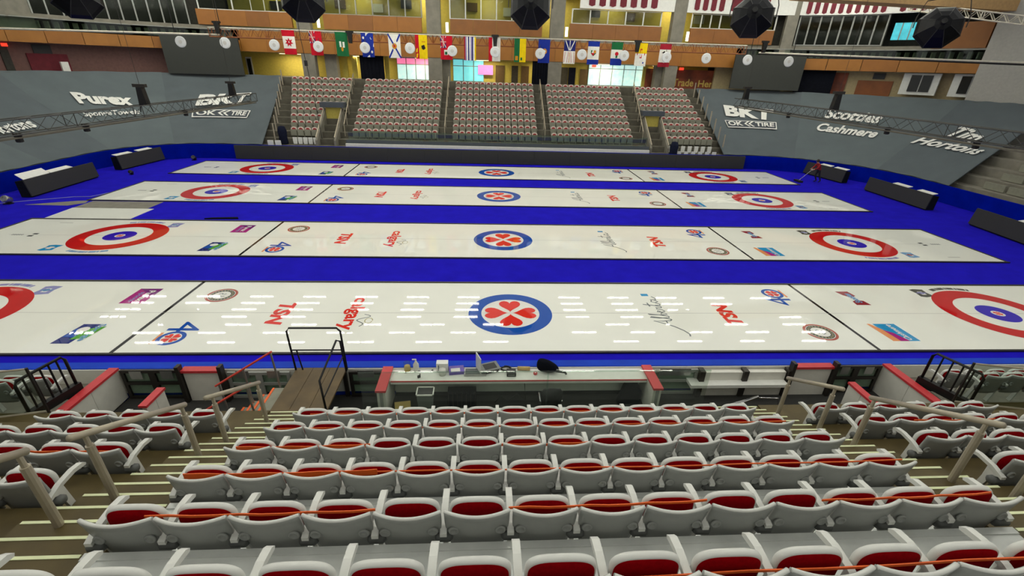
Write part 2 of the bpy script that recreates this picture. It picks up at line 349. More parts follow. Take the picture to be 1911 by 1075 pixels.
    # small badges beside the rings
    for cx, cy, m1, m2 in ((-15.8, 1.58, 'p_lilac', 'p_skyblue'), (15.85, 1.62, 'p_sealdark', 'p_lilac'), (-18.95, -1.56, 'p_cyan', 'p_white'), (18.95, -1.5, 'p_skyblue', 'p_maroon')):
        f = fl(); f.poly([(cx-.28,cy-.3),(cx-.1,cy-.36),(cx+.28,cy-.28),(cx+.24,cy+.02),(cx+.3,cy+.3),(cx-.05,cy+.34),(cx-.26,cy+.28),(cx-.22,cy)], m1, 1)
        f.rect(cx-.08, cx+.1, cy-.16, cy+.12, 'p_white', 2); f.disc(cx, cy, .1, m2, 3, 12); f.rect(cx-.2, cx+.2, cy-.03, cy+.03, m2, 3); f.build('sponsor_badge', t)
    return t
sheet0 = make_sheet()
for i, (ds, y) in enumerate(SHEETS):
    o = sheet0 if i == 0 else dup(sheet0, (0, y, 0))
    o.location = (0, y, 0); tag(o, 'long white curling sheet with red and blue rings, ' + ds, 'ice sheet', 'curling sheets')
# the unfinished bit of floor between the second and third sheets
tag(MB().prism([(-22.5,1.86),(-18.5,1.86),(-18.5,3.72),(-22.6,3.72)], lambda a, b, d: (a, b, d), 0.0, 0.018).build('bare_ice_panel', 'ice'), 'blank white strip of ice left uncarpeted between two sheets on the left', 'ice panel')
g = thing('floor_panel', 'grey bare floor panels beside the blank white ice strip', 'floor panel')
for x0, x1 in ((-22.6, -20.8), (-20.78, -18.85)): MB().prism([(x0,3.74),(x1,3.74),(x1,5.1),(x0,5.1)], lambda a, b, d: (a, b, d), 0.0, 0.012).build('panel', 'concrete', g)
tag(MB().prism([(-25.4,4.2),(-23.2,4.15),(-22.7,4.7),(-22.9,5.2),(-23.4,5.1)], lambda a, b, d: (a, b, d), 0.0, 0.008).build('grey_mat', 'concrete'), 'grey wedge of bare floor showing through the carpet at far left', 'mat')
# ------------------------------------------------------------------ blue boards round the rink
struct('wall_boards_far', strip(MB(), -41, 41, 0.0, 0.14, 0.0, 1.1), 'board_blue_dark', 'blue cloth covered rink boards curving round the far side', 'rink boards')
struct('wall_boards_near', box1(-30, 31, -12.24, -12.0, 0.0, 1.1), 'board_blue', 'blue covered rink boards along the near side', 'rink boards')
struct('trim_1', box1(-30, 31, -12.27, -12.24, 0.45, 1.08), 'white_board', 'white back face of the near rink boards', 'rink boards')
# long black advertising board along the far side, in panels
t = thing('advertising_board', 'long low black advertising board along the far rink boards', 'advertising board')
n = 14
for i in range(n):
    x0 = -21.2 + 42.8*i/n; x1 = x0 + 42.8/n - .01
    MB().prism([(18.30,.03),(18.34,1.08),(18.5,1.08),(18.5,.03)], lambda a, b, d: (d, a, b), x0, x1).build('panel', 'led_black', t)
def led(a, b, label, lids, lean=.12, hh=.98):
    """a low board on the carpet from a to b (left to right seen from the ice), leaning back"""
    a, b = Vector((*a, 0)), Vector((*b, 0)); t = thing('end_board', label, 'advertising board', a, 'black advertising boards at the rink ends')
    d = b-a; L = d.length; ux = d/L; bk = Vector((-ux.y, ux.x, 0))          # bk points away from the ice
    def P(q, h, f): return ux*f + bk*q + Vector((0, 0, h))
    MB().prism([(0,.08),(lean,hh),(lean+.06,hh),(.06,.08)], P, 0, L).build('face', 'led_black', t)
    MB().prism([(.07,.02),(lean+.07,hh-.06),(.62,hh-.1),(.60,.02)], P, .03, L-.03).build('housing', 'black_cloth', t)
    for f0, f1, tilt in lids: MB().prism([(lean+.08,hh-.02),(lean+.42,hh+.04+tilt),(lean+.42,hh+.07+tilt),(lean+.08,hh+.01)], P, f0*L, f1*L).build('white_lid', 'white_paint', t)
    for f in (.3, L-.3): MB().box(-.05, .05, -.05, .05, 0, .1).build('foot', 'black_metal', t, P(.2, 0, f))
led((-26.17, 5.62), (-26.45, 10.9), 'black slanted board at the left end, nearer one with pale blue lid', ((.02, .36, .22), (.38, .70, .03)))
led((-26.55, 13.2), (-26.2, 17.4), 'black slanted board at the left end, farther one by the curved boards', ((.02, .36, .0), (.5, .82, .0)))
led((26.2, 17.3), (26.85, 13.3), 'black slanted board at the right end behind the person in red', ((.36, .62, .0), (.70, .98, .0)))
led((27.0, 11.1), (26.9, 5.8), 'black slanted board at the right end, middle of three', ((.38, .62, .0), (.76, .98, .0)))
led((26.85, 2.9), (26.2, -2.4), 'black slanted board at the right edge of view, nearest of three', ((.45, .72, .0),))
# ------------------------------------------------------------------ side tarps with sponsor lettering
def tarp(s, t, h=0.0):
    a, b = ring(s, .1), ring(s, 8.8)
    p = Vector((a[0]*(1-t)+b[0]*t, a[1]*(1-t)+b[1]*t, 1.15+4.95*t-.5*t*(1-t)))
    if h:
        q = ring(s, -1); d = Vector((q[0]-a[0], q[1]-a[1], 0)).normalized(); p += (d*.5 + Vector((0,0,.87)))*h
    return p
def tarp_panel(f0, f1, name, m, parent, n=14, k=10):
    mb = MB(); mb.smooth = True
    for h in (0.0, -.06):
        vs = [tarp(f0(j/k)+(f1(j/k)-f0(j/k))*i/n, j/k, h + .03*math.sin(i*1.3+j*.7)) for j in range(k+1) for i in range(n+1)]
        mb.add(vs, [(j*(n+1)+i, j*(n+1)+i+1, (j+1)*(n+1)+i+1, (j+1)*(n+1)+i) for j in range(k) for i in range(n)])
    return mb.build(name, m, parent)
def tarp_word(st, s0, s1, t0, hgt, parent, name='lettering', bold=.02, shear=0.0, mm='logo_white', h=.10, tilt=0.0):
    vs, fs = textshape(st, bold, shear); mb = MB()
    mb.add([tarp(s0+(s1-s0)*x, t0+hgt*(y-.5)+tilt*(x-.5), h) for x, y in vs], fs); return mb.build(name, mm, parent)
def tarp_poly(pts, parent, name, mm='logo_white', h=.10):
    if len(pts) == 4:      # a rectangle that follows the cloth
        (a0, b0), (a1, b1) = pts[0], pts[2]; n = 16
        return MB().add([tarp(a0+(a1-a0)*i/n, q, h) for q in (b0, (b0+b1)/2, b1) for i in range(n+1)], [(r*(n+1)+i, r*(n+1)+i+1, (r+1)*(n+1)+i+1, (r+1)*(n+1)+i) for r in range(2) for i in range(n)]).build(name, mm, parent)
    return MB().add([tarp(a, b, h) for a, b in pts], [tuple(range(len(pts)))]).build(name, mm, parent)
def tire_logo(s0, s1, t, parent):
    w_ = s1-s0; hh = .055
    o = tarp_poly([(s0, t-hh), (s1, t-hh), (s1, t+hh), (s0, t+hh)], parent, 'tire_logo')
    tarp_poly([(s0+.02*w_, t-hh*.78), (s1-.02*w_, t-hh*.78), (s1-.02*w_, t+hh*.78), (s0+.02*w_, t+hh*.78)], o, 'inner_field', 'tarp_dark', .13)
    tarp_word('OK', s0+.06*w_, s0+.36*w_, t, hh*1.2, o, 'lettering', .03, 0, 'logo_white', .17)
    for k in range(2): tarp_poly([(s0+(.46+.08*k)*w_, t-hh*.7), (s0+(.38+.08*k)*w_, t), (s0+(.46+.08*k)*w_, t+hh*.7), (s0+(.50+.08*k)*w_, t+hh*.7), (s0+(.42+.08*k)*w_, t), (s0+(.50+.08*k)*w_, t-hh*.7)], o, 'chevron', 'logo_white', .17)
    tarp_word('TIRE', s0+.60*w_, s0+.95*w_, t, hh*1.1, o, 'lettering', .03, 0, 'logo_white', .17)
tl = thing('stand_tarp', 'huge grey tarp with white sponsor lettering over the left stands', 'tarp')
cuts = [-19.9, -26.9, -31.65, -37.0, -43.0]
for i in range(4):
    a, b = cuts[i], cuts[i+1]
    tarp_panel((lambda t, a=a: a-.9*t if a == -19.9 else a), (lambda t, b=b: b-.03), 'panel', 'tarp' if i % 2 else 'tarp2', tl)
tarp_word('Purex', -30.35, -28.28, .62, .15, tl, bold=.05, shear=.1, tilt=-.05)
tarp_word('SpongeTowels', -30.7, -28.2, .428, .08, tl, bold=.02, shear=.3)
tarp_word('BKT', -25.66, -22.75, .615, .16, tl, bold=.05, shear=.15, tilt=.05)
tarp_word('Hortons', -36.5, -33.3, .372, .10, tl, bold=.03, shear=.3, tilt=.03)
tire_logo(-25.75, -22.1, .403, tl)
tr = thing('stand_tarp', 'huge grey tarp with white sponsor lettering over the right stands', 'tarp')
cuts = [(lambda t: 19.0+.2*t), (lambda t: 23.8), (lambda t: 28.2), (lambda t: 32.8-3.1*t)]
for i in range(3): tarp_panel(cuts[i], (lambda t, i=i: cuts[i+1](t)+.03), 'panel', 'tarp' if i % 2 else 'tarp2', tr)
tarp_word('BKT', 20.8, 22.85, .63, .17, tr, bold=.05, shear=.1, tilt=-.05)
tire_logo(20.57, 22.92, .447, tr)
tarp_word('Scotties', 24.7, 26.6, .675, .15, tr, bold=.03, shear=.25, tilt=-.03)
tarp_word('Cashmere', 24.56, 26.85, .46, .12, tr, bold=.03, shear=.3, tilt=-.03)
tarp_word('Tim', 29.0, 30.05, .565, .14, tr, bold=.03, shear=.4, tilt=-.04)
tarp_word('Hortons', 28.2, 30.9, .415, .10, tr, bold=.03, shear=.4, tilt=-.03)
# ================================================================== FAR STAND
FY, FZ, FP, FR = 20.4, 2.25, 0.79, 0.467
NJ = 9
mb = MB()
for j in range(-2, NJ):
    y0 = max(18.96, FY+FP*j-.6); zf = FZ+FR*j-.74
    mb.box(-21, 22.5, y0, 29 if j == NJ-1 else FY+FP*j-.6+FP+.02, -.05, zf)
struct('floor_far_tiers', mb, 'concrete_dark', 'stepped concrete tiers under the far seats', 'stand tiers')
mb = MB(); mb.cur = 0
mb.box(-12.4, 13.2, 18.76, 18.95, 0, 1.35); mb.box(-12.4, 13.2, 18.95, 19.2, 0, .95)
struct('wall_far_dasher', mb, 'white_board', 'white dasher boards behind the long black board', 'rink boards')
tag(box1(-12.4, 13.2, 18.98, 19.03, 1.35, 1.62).build('rail_cap', 'tarp_dark'), 'dark ledge running along the foot of the far seats', 'ledge')
g = thing('far_glass_panel', 'greenish glass panels along the foot of the far seats', 'glass barrier')
for i in range(14): box1(-12.2+1.8*i, -10.45+1.8*i, 19.05, 19.07, 1.6, 2.35).build('pane', 'glass_green', g)
# far seat: backrest with pale rim, red pad, folded pan
def far_seat_mesh():
    mb = MB(); N = 10
    def arch(wd, z0, z1, y): return [(-wd, y, z0)] + [(-wd*math.cos(math.pi*k/N), y, z1-.16+.16*math.sin(math.pi*k/N)) for k in range(N+1)] + [(wd, y, z0)]
    a = arch(.25, .40, .86, .12); b = arch(.25, .40, .86, .19); n = len(a)
    mb.cur = 0; mb.add(a+b, [tuple(range(n)), tuple(range(2*n-1, n-1, -1))] + [(i, i+1, n+i+1, n+i) for i in range(n-1)])
    c = arch(.165, .62, .775, .10); d = arch(.175, .60, .785, .125)
    mb.cur = 1; mb.add(c+d, [tuple(range(n))] + [(i, i+1, n+i+1, n+i) for i in range(n-1)])
    mb.cur = 2; mb.box(-.235, .235, -.06, .07, .16, .655); mb.box(.235, .275, -.18, .14, .52, .57); mb.box(.24, .27, 0, .1, .0, .52)
    return mb
fsm = far_seat_mesh().mesh('far_stadium_seat', ['far_seat_rim', 'far_seat_red', 'far_seat_grey'])
blocks = [('left end', None), ('left', (-12.2, -4.95)), ('middle', (-3.75, 3.7)), ('right', (4.85, 12.15)), ('right end', None)]
rest = MB()
src = [(v.co.copy()) for v in fsm.vertices]; srf = [(tuple(p.vertices), p.material_index) for p in fsm.polygons]
for bn, rng in blocks:
    for j in range(NJ):
        if rng: x0, x1 = rng
        elif bn == 'left end': x0, x1 = -17.35-.20*j, (-15.05 if j < 3 else -13.35)
        else: x0, x1 = (15.15 if j < 3 else 13.6), 19.35-.10*j
        n = max(3, round((x1-x0)/.56)); pt = (x1-x0)/n
        for k in range(n):
            loc = (x0+pt*(k+.5), FY+FP*j, FZ+FR*j-.74)
            if j <= 3:
                o = link('far_stadium_seat', fsm, None, loc)
                tag(o, f'small red seat, {ORD[k+1]} from left, {ORD[j+1]} row, far {bn} block', 'seat', 'far stand seats')
            else:
                for mi in (0, 1, 2):
                    pass
                o0 = len(rest.v); rest.v += [(v.x+loc[0], v.y+loc[1], v.z+loc[2]) for v in src]
                for f, mi in srf: rest.f.append([q+o0 for q in f]); rest.m.append(mi); rest.sm.append(False)
tag(rest.build('far_upper_seats', ['far_seat_rim', 'far_seat_red', 'far_seat_grey']), 'upper rows of small red-padded seats in the far stand', 'seats', None, 'stuff')
# plain white seat fronts at the foot of both end blocks
k = 0
for x0, x1, n, j, side in ((-17.0, -14.9, 5, -1, 'left'), (15.0, 19.2, 7, -1, 'right'), (15.0, 19.4, 7, -2, 'right')):
    for i in range(n):
        x = x0+(x1-x0)*(i+.5)/n; y = FY+FP*j*.85; z = FZ+FR*j-.74+ (.12 if j == -2 else 0)
        o = tag(MB().prism([(-.15,.05),(.15,.05),(.17,.30),(.17,.58),(-.17,.58),(-.17,.30)], lambda a, b, d: (a, d, b), -.05, .05).build('white_seat_back', 'white_paint', None, (x, y, z)), f'white seat front, {ORD[i+1]} from left, {"lower" if j == -2 else "upper"} row by the {side} far tunnel', 'seat', 'white seat fronts')
for i, x in enumerate((-18.5, -17.9)):
    tag(MB().prism([(-.22,.0),(.22,.0),(.22,.4),(-.22,.4)], lambda a, b, d: (a, d, b), -.05, .05).build('white_seat_back', 'white_paint', None, (x, 18.95, 1.05)), f'white seat front low beside the left tarp, {("outer","inner")[i]} one', 'seat', 'white seat fronts')
# tunnels (vomitories) in the far stand
def tunnel(xa, xb, label):
    t = thing('tunnel_entrance', label, 'tunnel')
    for x in (xa, xb): MB().prism([(19.1,0),(19.1,1.5),(22.4,3.75),(22.4,0)], lambda a, b, d: (d, a, b), x-.08, x+.08).build('side_wall', 'concrete', t)
    for x in (xa, xb): MB().tube([(x, 19.1, 1.75), (x, 22.4, 4.0)], .05, 6).build('sloping_rail', 'rail_beige', t)
    box1(xa+.08, xb-.08, 22.3, 22.4, 0, 3.9).build('back_wall', 'yellow_wall', t)
    box1(xa+.55, xb-.35, 22.2, 22.32, .4, 2.7).build('door', 'wood_dark', t)
    box1(xa-.25, xb+.25, 21.9, 22.9, 3.85, 4.25).build('canopy', 'tarp_dark', t)
    box1(xa+.08, xb-.08, 19.1, 22.3, 0, .4).build('ramp', 'concrete_dark', t)
tunnel(-14.85, -13.35, 'concrete tunnel with brown door in the far left stand')
tunnel(13.45, 14.95, 'concrete tunnel with brown door in the far right stand')
# aisles: railings and pale stair noses
for nm, x, dx in (('far left', -12.75, -.45), ('far left middle', -4.35, 0), ('far right middle', 4.28, 0), ('far right', 12.9, .5)):
    t = thing('aisle_railing', f'thin pale handrail down the {nm} aisle of the far stand', 'railing', (0,0,0), 'far aisle railings')
    zz = lambda y: FZ-.74 + FR/FP*(y-FY+.6)
    MB().tube([(x, 20.2, zz(20.2)+.95), (x+dx, 26.6, zz(26.6)+.95)], .04, 6).build('rail', 'rail_beige', t)
    for q in range(6):
        y = 20.2+6.4*q/5; MB().tube([(x+dx*q/5, y, zz(y)), (x+dx*q/5, y, zz(y)+.95)], .03, 6).build('post', 'rail_beige', t)
for sg, x0, nm in ((-1, -18.35, 'left'), (1, 20.0, 'right')):
    t = thing('stand_edge_fence', f'row of dark posts along the {nm} edge of the far stand beside the tarp', 'fence')
    for q in range(8):
        y = 19.6+.95*q; z = FZ-.74+FR/FP*(y-FY+.6); x = x0 + sg*-.0 - (.18*q if sg < 0 else .09*q)
        MB().box(x-.04, x+.04, y-.04, y+.04, z, z+1.3).build('post', 'rail_beige', t)
for x, y, z, lb in ((-17.75, 19.75, 1.0, 'left'), (15.4, 18.98, .6, 'right')):
    mb = MB(); mb.smooth = True; mb.lathe([(.02,1.5),(.25,1.45),(.36,1.1),(.32,.6),(.38,.2),(.34,0)], 12); tag(mb.build('covered_bundle', 'navy_cloth', None, (x, y, z)), f'dark navy covered bundle standing at the foot of the {lb} far block', 'bundle')
# right end stand left open beyond the tarp
mb = MB()
for j in range(8): mb.box(30.2+.95*j, 39.5, -12, 13.0-.6*j, 0, .6+.55*j)
struct('floor_right_tiers', mb, 'concrete', 'bare concrete tiers beyond the edge of the right tarp', 'stand tiers')
t = thing('folded_seat_row', 'rows of folded grey benches on the bare right tiers', 'benches')
for j in range(1, 7):
    for q in range(8): MB().cbox((30.75+.95*j, -4+1.5*q, .6+.55*j+.25), (.12, 1.3, .42)).build('bench_back', 'far_seat_grey', t)
# ================================================================== CONCOURSE AND SUITES
CW = 12.6
struct('floor_concourse', strip(MB(), -46, 40, 8.7, 13.5, 4.6, 6.0), 'concrete_dark', 'concourse floor behind the stands', 'floor')
struct('ceiling_concourse', strip(MB(), -46, 40, 9.4, 13.5, 8.05, 8.3), 'beige_wall', 'low concourse ceiling', 'ceiling')
struct('wall_concourse_middle', strip(MB(), -26.5, 21.0, CW, CW+.3, 6, 8.1), 'yellow_wall', 'yellow lit concourse wall', 'wall')
struct('wall_concourse_left', strip(MB(), -44, -25.4, CW-2, CW-1.7, 6, 8.1), 'pink_wall', 'dim pinkish concourse wall on the left', 'wall')
struct('wall_concourse_right', strip(MB(), 21.0, 40, CW-2, CW-1.7, 6, 8.1), 'beige_wall', 'beige concourse wall on the right', 'wall')
def fascia(name, s0, s1, z0, z1, off, label, step=2.1, mm=('wood_orange', 'wood_orange2')):
    t = thing(name, label, 'fascia', (0,0,0), None, 0, 'structure')
    n = max(1, round(abs(s1-s0)/step))
    for i in range(n): strip(MB(), s0+(s1-s0)*i/n+.008, s0+(s1-s0)*(i+1)/n-.008, off, off+.3, z0, z1, 3).build('panel', mm[(i*7 % 3) % 2], t)
fascia('wall_fascia_middle', -23.9, 21.4, 8.05, 9.75, 9.1, 'orange wood fascia above the far stand')
fascia('wall_fascia_left', -40, -23.9, 8.05, 8.95, 9.1, 'orange wood fascia above the left stand', 1.0)
fascia('wall_fascia_right', 21.4, 28.2, 8.05, 9.0, 9.1, 'orange wood fascia above the right stand', 1.0)
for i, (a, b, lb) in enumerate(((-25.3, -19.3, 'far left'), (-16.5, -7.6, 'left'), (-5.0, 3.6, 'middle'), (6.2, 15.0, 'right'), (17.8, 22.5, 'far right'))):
    fascia(f'wall_parapet_{i+1}', a, b, 10.1, 11.3, 9.3, f'orange wood suite parapet, {lb} one', 2.1, ('wood_orange2', 'wood_parapet_shaded') if i < 2 else ('wood_parapet_shaded', 'wood_parapet_shaded'))
struct('trim_2', strip(MB(), -36, 36, 9.2, 9.8, 9.75, 9.85), 'concrete', 'ledge between the fascia and the suites', 'ledge')
struct('floor_suites', strip(MB(), -36, 36, 9.5, 13.5, 9.86, 10.06), 'concrete', 'suite level floor', 'floor')
struct('ceiling_suites', strip(MB(), -36, 36, 9.4, 13.5, 13.6, 13.8), 'beige_wall', 'suite level ceiling', 'ceiling')
struct('wall_suites_back', strip(MB(), -24.5, 22.6, 12.0, 12.3, 10.0, 13.6), 'yellow_wall', 'yellow back wall of the suites', 'wall')
struct('wall_suites_left', strip(MB(), -30.5, -24.5, 11.0, 11.3, 9.9, 13.6), 'dark_wall', 'dark interior behind the left suite windows', 'wall')
struct('wall_suites_right', strip(MB(), 22.6, 25.6, 11.0, 11.3, 9.9, 13.6), 'dark_wall', 'dark interior behind the right suite windows', 'wall')
struct('wall_left_end', strip(MB(), -44, -30.0, 9.6, 9.9, 8.95, 14), 'concrete', 'grey wall above the left fascia', 'wall')
struct('wall_right_end', strip(MB(), 28.2, 40, 9.0, 9.3, 0, 14), 'grey_wall', 'pale grey wall at the right end', 'wall')
struct('wall_pennant_band', strip(MB(), 7.0, 27.4, 9.2, 9.4, 12.55, 14.4), 'white_paint', 'white band carrying dark red pennants', 'wall')
struct('wall_outer', strip(MB(), -46, 40, 13.6, 13.9, 5.5, 16), 'dark_wall', 'dark outer wall of the bowl', 'wall')
fascia('wall_orange_panel', 26.9, 28.15, 9.85, 11.7, 9.15, 'dark orange panel at the right end of the suites', 1.3, ('wood_parapet_shaded', 'wood_parapet_shaded'))
# columns
for s, wd in ((-18.3, 1.2), (-6.5, 1.3), (5.0, 1.3), (16.5, 1.2), (22.95, .35)):
    mb = MB(); strip(mb, s-wd/2, s+wd/2, 9.15, 9.9, 6.0, 14, 2)
    struct('wall_column', mb, 'concrete', 'concrete column rising past the suites', 'column')
for s in (-18.0, -6.3, 4.9, 16.6):
    tag(strip(MB(), s+ .9, s+1.15, 9.35, 9.4, 10.2, 11.0, 1).build('lit_slot_window', 'suite_lamp'), f'narrow lit window beside the {("far left","left","middle","right")[(-18.0,-6.3,4.9,16.6).index(s)]} suite column', 'window')
# suite windows: mullions, panes
def windows(idx, s0, s1, z0, z1, off, n, fr, gl, label):
    t = thing(f'window_{idx}', label, 'window', (0,0,0), None, 0, 'structure')
    strip(MB(), s0, s1, off, off+.12, z0, z0+.08).build('sill', fr, t); strip(MB(), s0, s1, off, off+.12, z1-.08, z1).build('head', fr, t)
    for i in range(n+1):
        s = s0+(s1-s0)*i/n; strip(MB(), s-.05 if abs(s) < 20.7 else s-.02, s+.05 if abs(s) < 20.7 else s+.02, off, off+.12, z0, z1, 1).build('mullion', fr, t)
        if i < n: strip(MB(), s+.03, s0+(s1-s0)*(i+1)/n-.03, off+.05, off+.07, z0+.06, z1-.06, 2).build('pane', gl, t)
windows(1, -30.0, -25.6, 9.75, 12.5, 9.5, 11, 'frame_grey', 'glass_suite', 'dark suite windows with thin mullions at far left')
windows(2, -25.2, -19.3, 11.3, 13.4, 9.6, 5, 'frame_white', 'glass_suite', 'suite windows above the far left parapet')
windows(3, -16.5, -7.6, 11.3, 13.4, 9.6, 6, 'frame_grey', 'glass_suite', 'suite windows above the left parapet')
windows(4, -5.0, 3.6, 11.3, 13.4, 9.6, 6, 'frame_white', 'glass_suite', 'suite windows above the middle parapet')
windows(5, 6.4, 14.9, 11.3, 12.55, 9.6, 5, 'frame_white', 'glass_suite', 'suite windows above the right parapet')
windows(6, 17.9, 22.5, 11.3, 12.55, 9.6, 5, 'frame_white', 'glass_suite', 'suite windows above the far right parapet')
windows(7, 23.2, 25.6, 10.1, 12.55, 9.5, 8, 'frame_grey', 'glass_suite', 'dark suite windows at the right corner')
for i, (s, z) in enumerate(((-21.5, 11.7), (-15.5, 12.0), (-12.0, 11.8), (-9.3, 12.2), (-3.0, 12.2), (0.5, 11.9), (9.0, 12.1), (12.5, 11.9), (19.5, 11.9))):
    tag(strip(MB(), s-.5, s+.5, 11.8, 11.98, z, z+.7, 1).build('suite_cabinet', ('screen_black', 'door_brown', 'frame_white')[i % 3]), f'{("black screen","brown cabinet","white panel")[i % 3]} on the suite back wall, {ORD[i+1]} from left', 'panel', 'suite back wall fittings')
# pennants
ks = 0
for a, b, n, z0, z1 in ((7.6, 14.4, 7, 12.72, 14.0), (17.6, 22.3, 6, 12.72, 14.0), (23.25, 25.5, 10, 12.62, 13.7), (25.75, 26.5, 3, 12.62, 13.4)):
    for i in range(n):
        ks += 1; s = a+(b-a)*(i+.5)/n; hw = (b-a)/n*.30
        mb = MB(); strip(mb, s-hw, s+hw, 9.14, 9.19, z0+.1, z1, 1); p0, p1, pm = ring(s-hw, 9.14), ring(s+hw, 9.14), ring(s, 9.14)
        mb.add([(p0[0],p0[1],z0+.1),(p1[0],p1[1],z0+.1),(pm[0],pm[1],z0)], [(0,1,2)])
        tag(mb.build('pennant', 'pennant'), f'dark red pennant on the white band, {ORD[i+1]} of the {("first","second","third","fourth")[(7.6,17.6,23.25,25.75).index(a)]} run from left', 'pennant', 'dark red pennants')
for i, s in enumerate((29.0, 29.9)):
    o = tag(strip(MB(), s, s+.55, 8.92, 8.98, 10.3, 12.0, 1).build('pennant', 'pennant'), f'dark red pennant on the grey right wall, {("inner","outer")[i]} one', 'pennant', 'dark red pennants')
o = tag(strip(MB(), 25.8, 26.45, 9.5, 9.6, 10.55, 11.85, 2).build('lit_window', 'cyan_screen'), 'cyan lit window beside the rightmost black octagonal lamp', 'window')
for s in (25.98, 26.2): strip(MB(), s, s+.03, 9.46, 9.5, 10.55, 11.85, 1).build('mullion', 'frame_grey', o)
struct('ceiling_right_soffit', MB().prism([(20.6,14.3),(38.8,16.1),(38.7,17.6),(20.5,15.8)], lambda a, b, d: (a, b, d), 12.22, 12.9), 'tan_ceiling', 'tan roof beam at the upper right corner', 'ceiling')
# balcony glass and seat tops on both sides
for i, (a, b, nm) in enumerate(((-34, -24.2, 'left'), (21.6, 30, 'right'))):
    t = thing('balcony_glass', f'glass balcony front along the {nm} suites', 'balcony')
    strip(MB(), a, b, 9.2, 9.22, 9.0, 9.75).build('pane', 'glass_green', t); strip(MB(), a, b, 9.17, 9.27, 9.72, 9.78).build('rail', 'frame_grey', t)
    mb = MB(); n = 40
    for q in range(n):
        s = a+(b-a)*(q+.5)/n; x, y = ring(s, 9.8); mb.cbox((x, y, 9.35), (.35, .12, .5))
    tag(mb.build('balcony_seats', 'far_seat_grey'), f'row of pale seat backs behind the {nm} balcony glass', 'seats', None, 'stuff')
# concourse fittings on the yellow back wall (plane y = YW), each at its own place
YW = YF+CW-.02
def wallbox(name, u0, v0, u1, v1, m, label, cat, dep=.1, y=None, group=None):
    y = YW if y is None else y
    a = onY(u0, v0, y); b = onY(u1, v1, y); x0, x1 = sorted((a.x, b.x)); z0, z1 = sorted((a.z, b.z))
    return tag(box1(x0, x1, y-dep, y, max(z0, 6.0), min(z1, 8.04)).build(name, m), label, cat, group), (x0, x1, max(z0, 6.0), min(z1, 8.04), y-dep)
for k, (u0, v0, u1, v1, m, lb) in enumerate(((458, 106, 476, 140, 'frame_white', 'white framed glass door beside the left screen'), (613, 112, 630, 147, 'door_brown', 'brown door on the yellow wall behind the left far block'), (1083, 129, 1098, 158, 'door_brown', 'brown framed door left of the bright right shopfront'))):
    o, r = wallbox('concourse_door', u0, v0, u1, v1, m, lb, 'door')
    if m == 'frame_white': box1(r[0]+.12, r[1]-.12, r[4]-.03, r[4], r[2], r[3]-.15).build('pane', 'dark_glass', o)
def shop(name, u0, v0, u1, v1, glass, sign, n, label, frac=.28):
    o, r = wallbox(name, u0, v0, u1, v1, 'frame_grey', label, 'shopfront', .1, YW-.05)
    x0, x1, z0, z1, y = r; zs = z1-(z1-z0)*frac
    for i in range(n):
        a = x0+(x1-x0)*i/n+.05; b = x0+(x1-x0)*(i+1)/n-.05
        box1(a, b, y-.04, y, z0+.05, zs-.08).build('pane', glass, o); box1(a, b, y-.04, y, zs, z1-.05).build('sign_pane', sign, o)
shop('shopfront', 740, 107, 812, 156, 'day_glass', 'pink_sign', 4, 'bright shopfront with pink top strip behind the far seats')
shop('shopfront', 845, 110, 903, 158, 'day_cyan', 'day_cyan', 3, 'bright cyan shopfront with three panes near the middle')
shop('shopfront', 1099, 118, 1202, 172, 'day_glass', 'day_glass', 5, 'large bright daylit glass front right of the middle', .2)
wallbox('wall_screen', 892, 121, 920, 140, 'purple_sign', 'purple lit sign right of the cyan shopfront', 'sign', .1, YW-.2)
for q, (u0, u1, m) in enumerate(((826, 836, 'beige_wall'), (925, 941, 'door_brown'), (955, 966, 'dark_wall'), (973, 986, 'door_brown'), (1047, 1058, 'dark_wall'), (1062, 1072, 'navy_cloth'))):
    wallbox('wall_niche', u0, 121+(u0-900)*.03, u1, 158, m, f'{("beige","brown","dark","brown","dark","navy")[q]} niche on the concourse wall, {ORD[q+1]} from left', 'niche', .06, None, 'concourse wall niches')
# tall black curtains hung at the stand heads
for u0, v0, u1, v1, lb, yy in ((670, 103, 719, 152, 'wide black curtain hanging at the head of the left far block', 28.4), (994, 113, 1023, 168, 'tall black curtain hanging at the head of the middle far block', 27.9), (1497, 131, 1555, 172, 'black curtain right of the right grey screen', None)):
    if yy is None:
        mb = MB(); strip(mb, 23.55, 24.65, 9.6, 9.75, 6.0, 8.05, 6); tag(mb.build('black_curtain', 'black_cloth'), lb, 'curtain'); continue
    a = onY(u0, v0, yy); b = onY(u1, v1, yy); mb = MB(); n = 24; mb.smooth = True
    vs = [(a.x+(b.x-a.x)*i/n, yy+.08*math.sin(i*1.7)+dy, z) for dy in (0, .05) for z in (a.z, max(b.z, 5.6)) for i in range(n+1)]
    for q in (0, 2): mb.add(vs[q*(n+1):(q+2)*(n+1)], [(i, i+1, n+2+i, n+1+i) for i in range(n)])
    tag(mb.build('black_curtain', 'black_cloth'), lb, 'curtain')
# concourse columns
for i, x in enumerate((-15.7, -4.9, 5.7, 16.6)):
    struct('wall_concourse_column', box1(x-.55, x+.55, 28.6, 29.4, 5.9, 8.06), 'concrete', 'grey concourse column', 'column')
for u0, u1, q in ((640, 650, 0), (658, 668, 1), (719, 727, 2), (1200, 1209, 3)):
    a = onY(u0, 130, 29.8); b = onY(u1, 130, 29.8); tag(box1(a.x, b.x, 29.7, 29.9, 6, 8.05).build('yellow_jamb', 'yellow_wall'), f'narrow yellow jamb in the concourse, {ORD[q+1]} from left', 'post', 'yellow jambs')
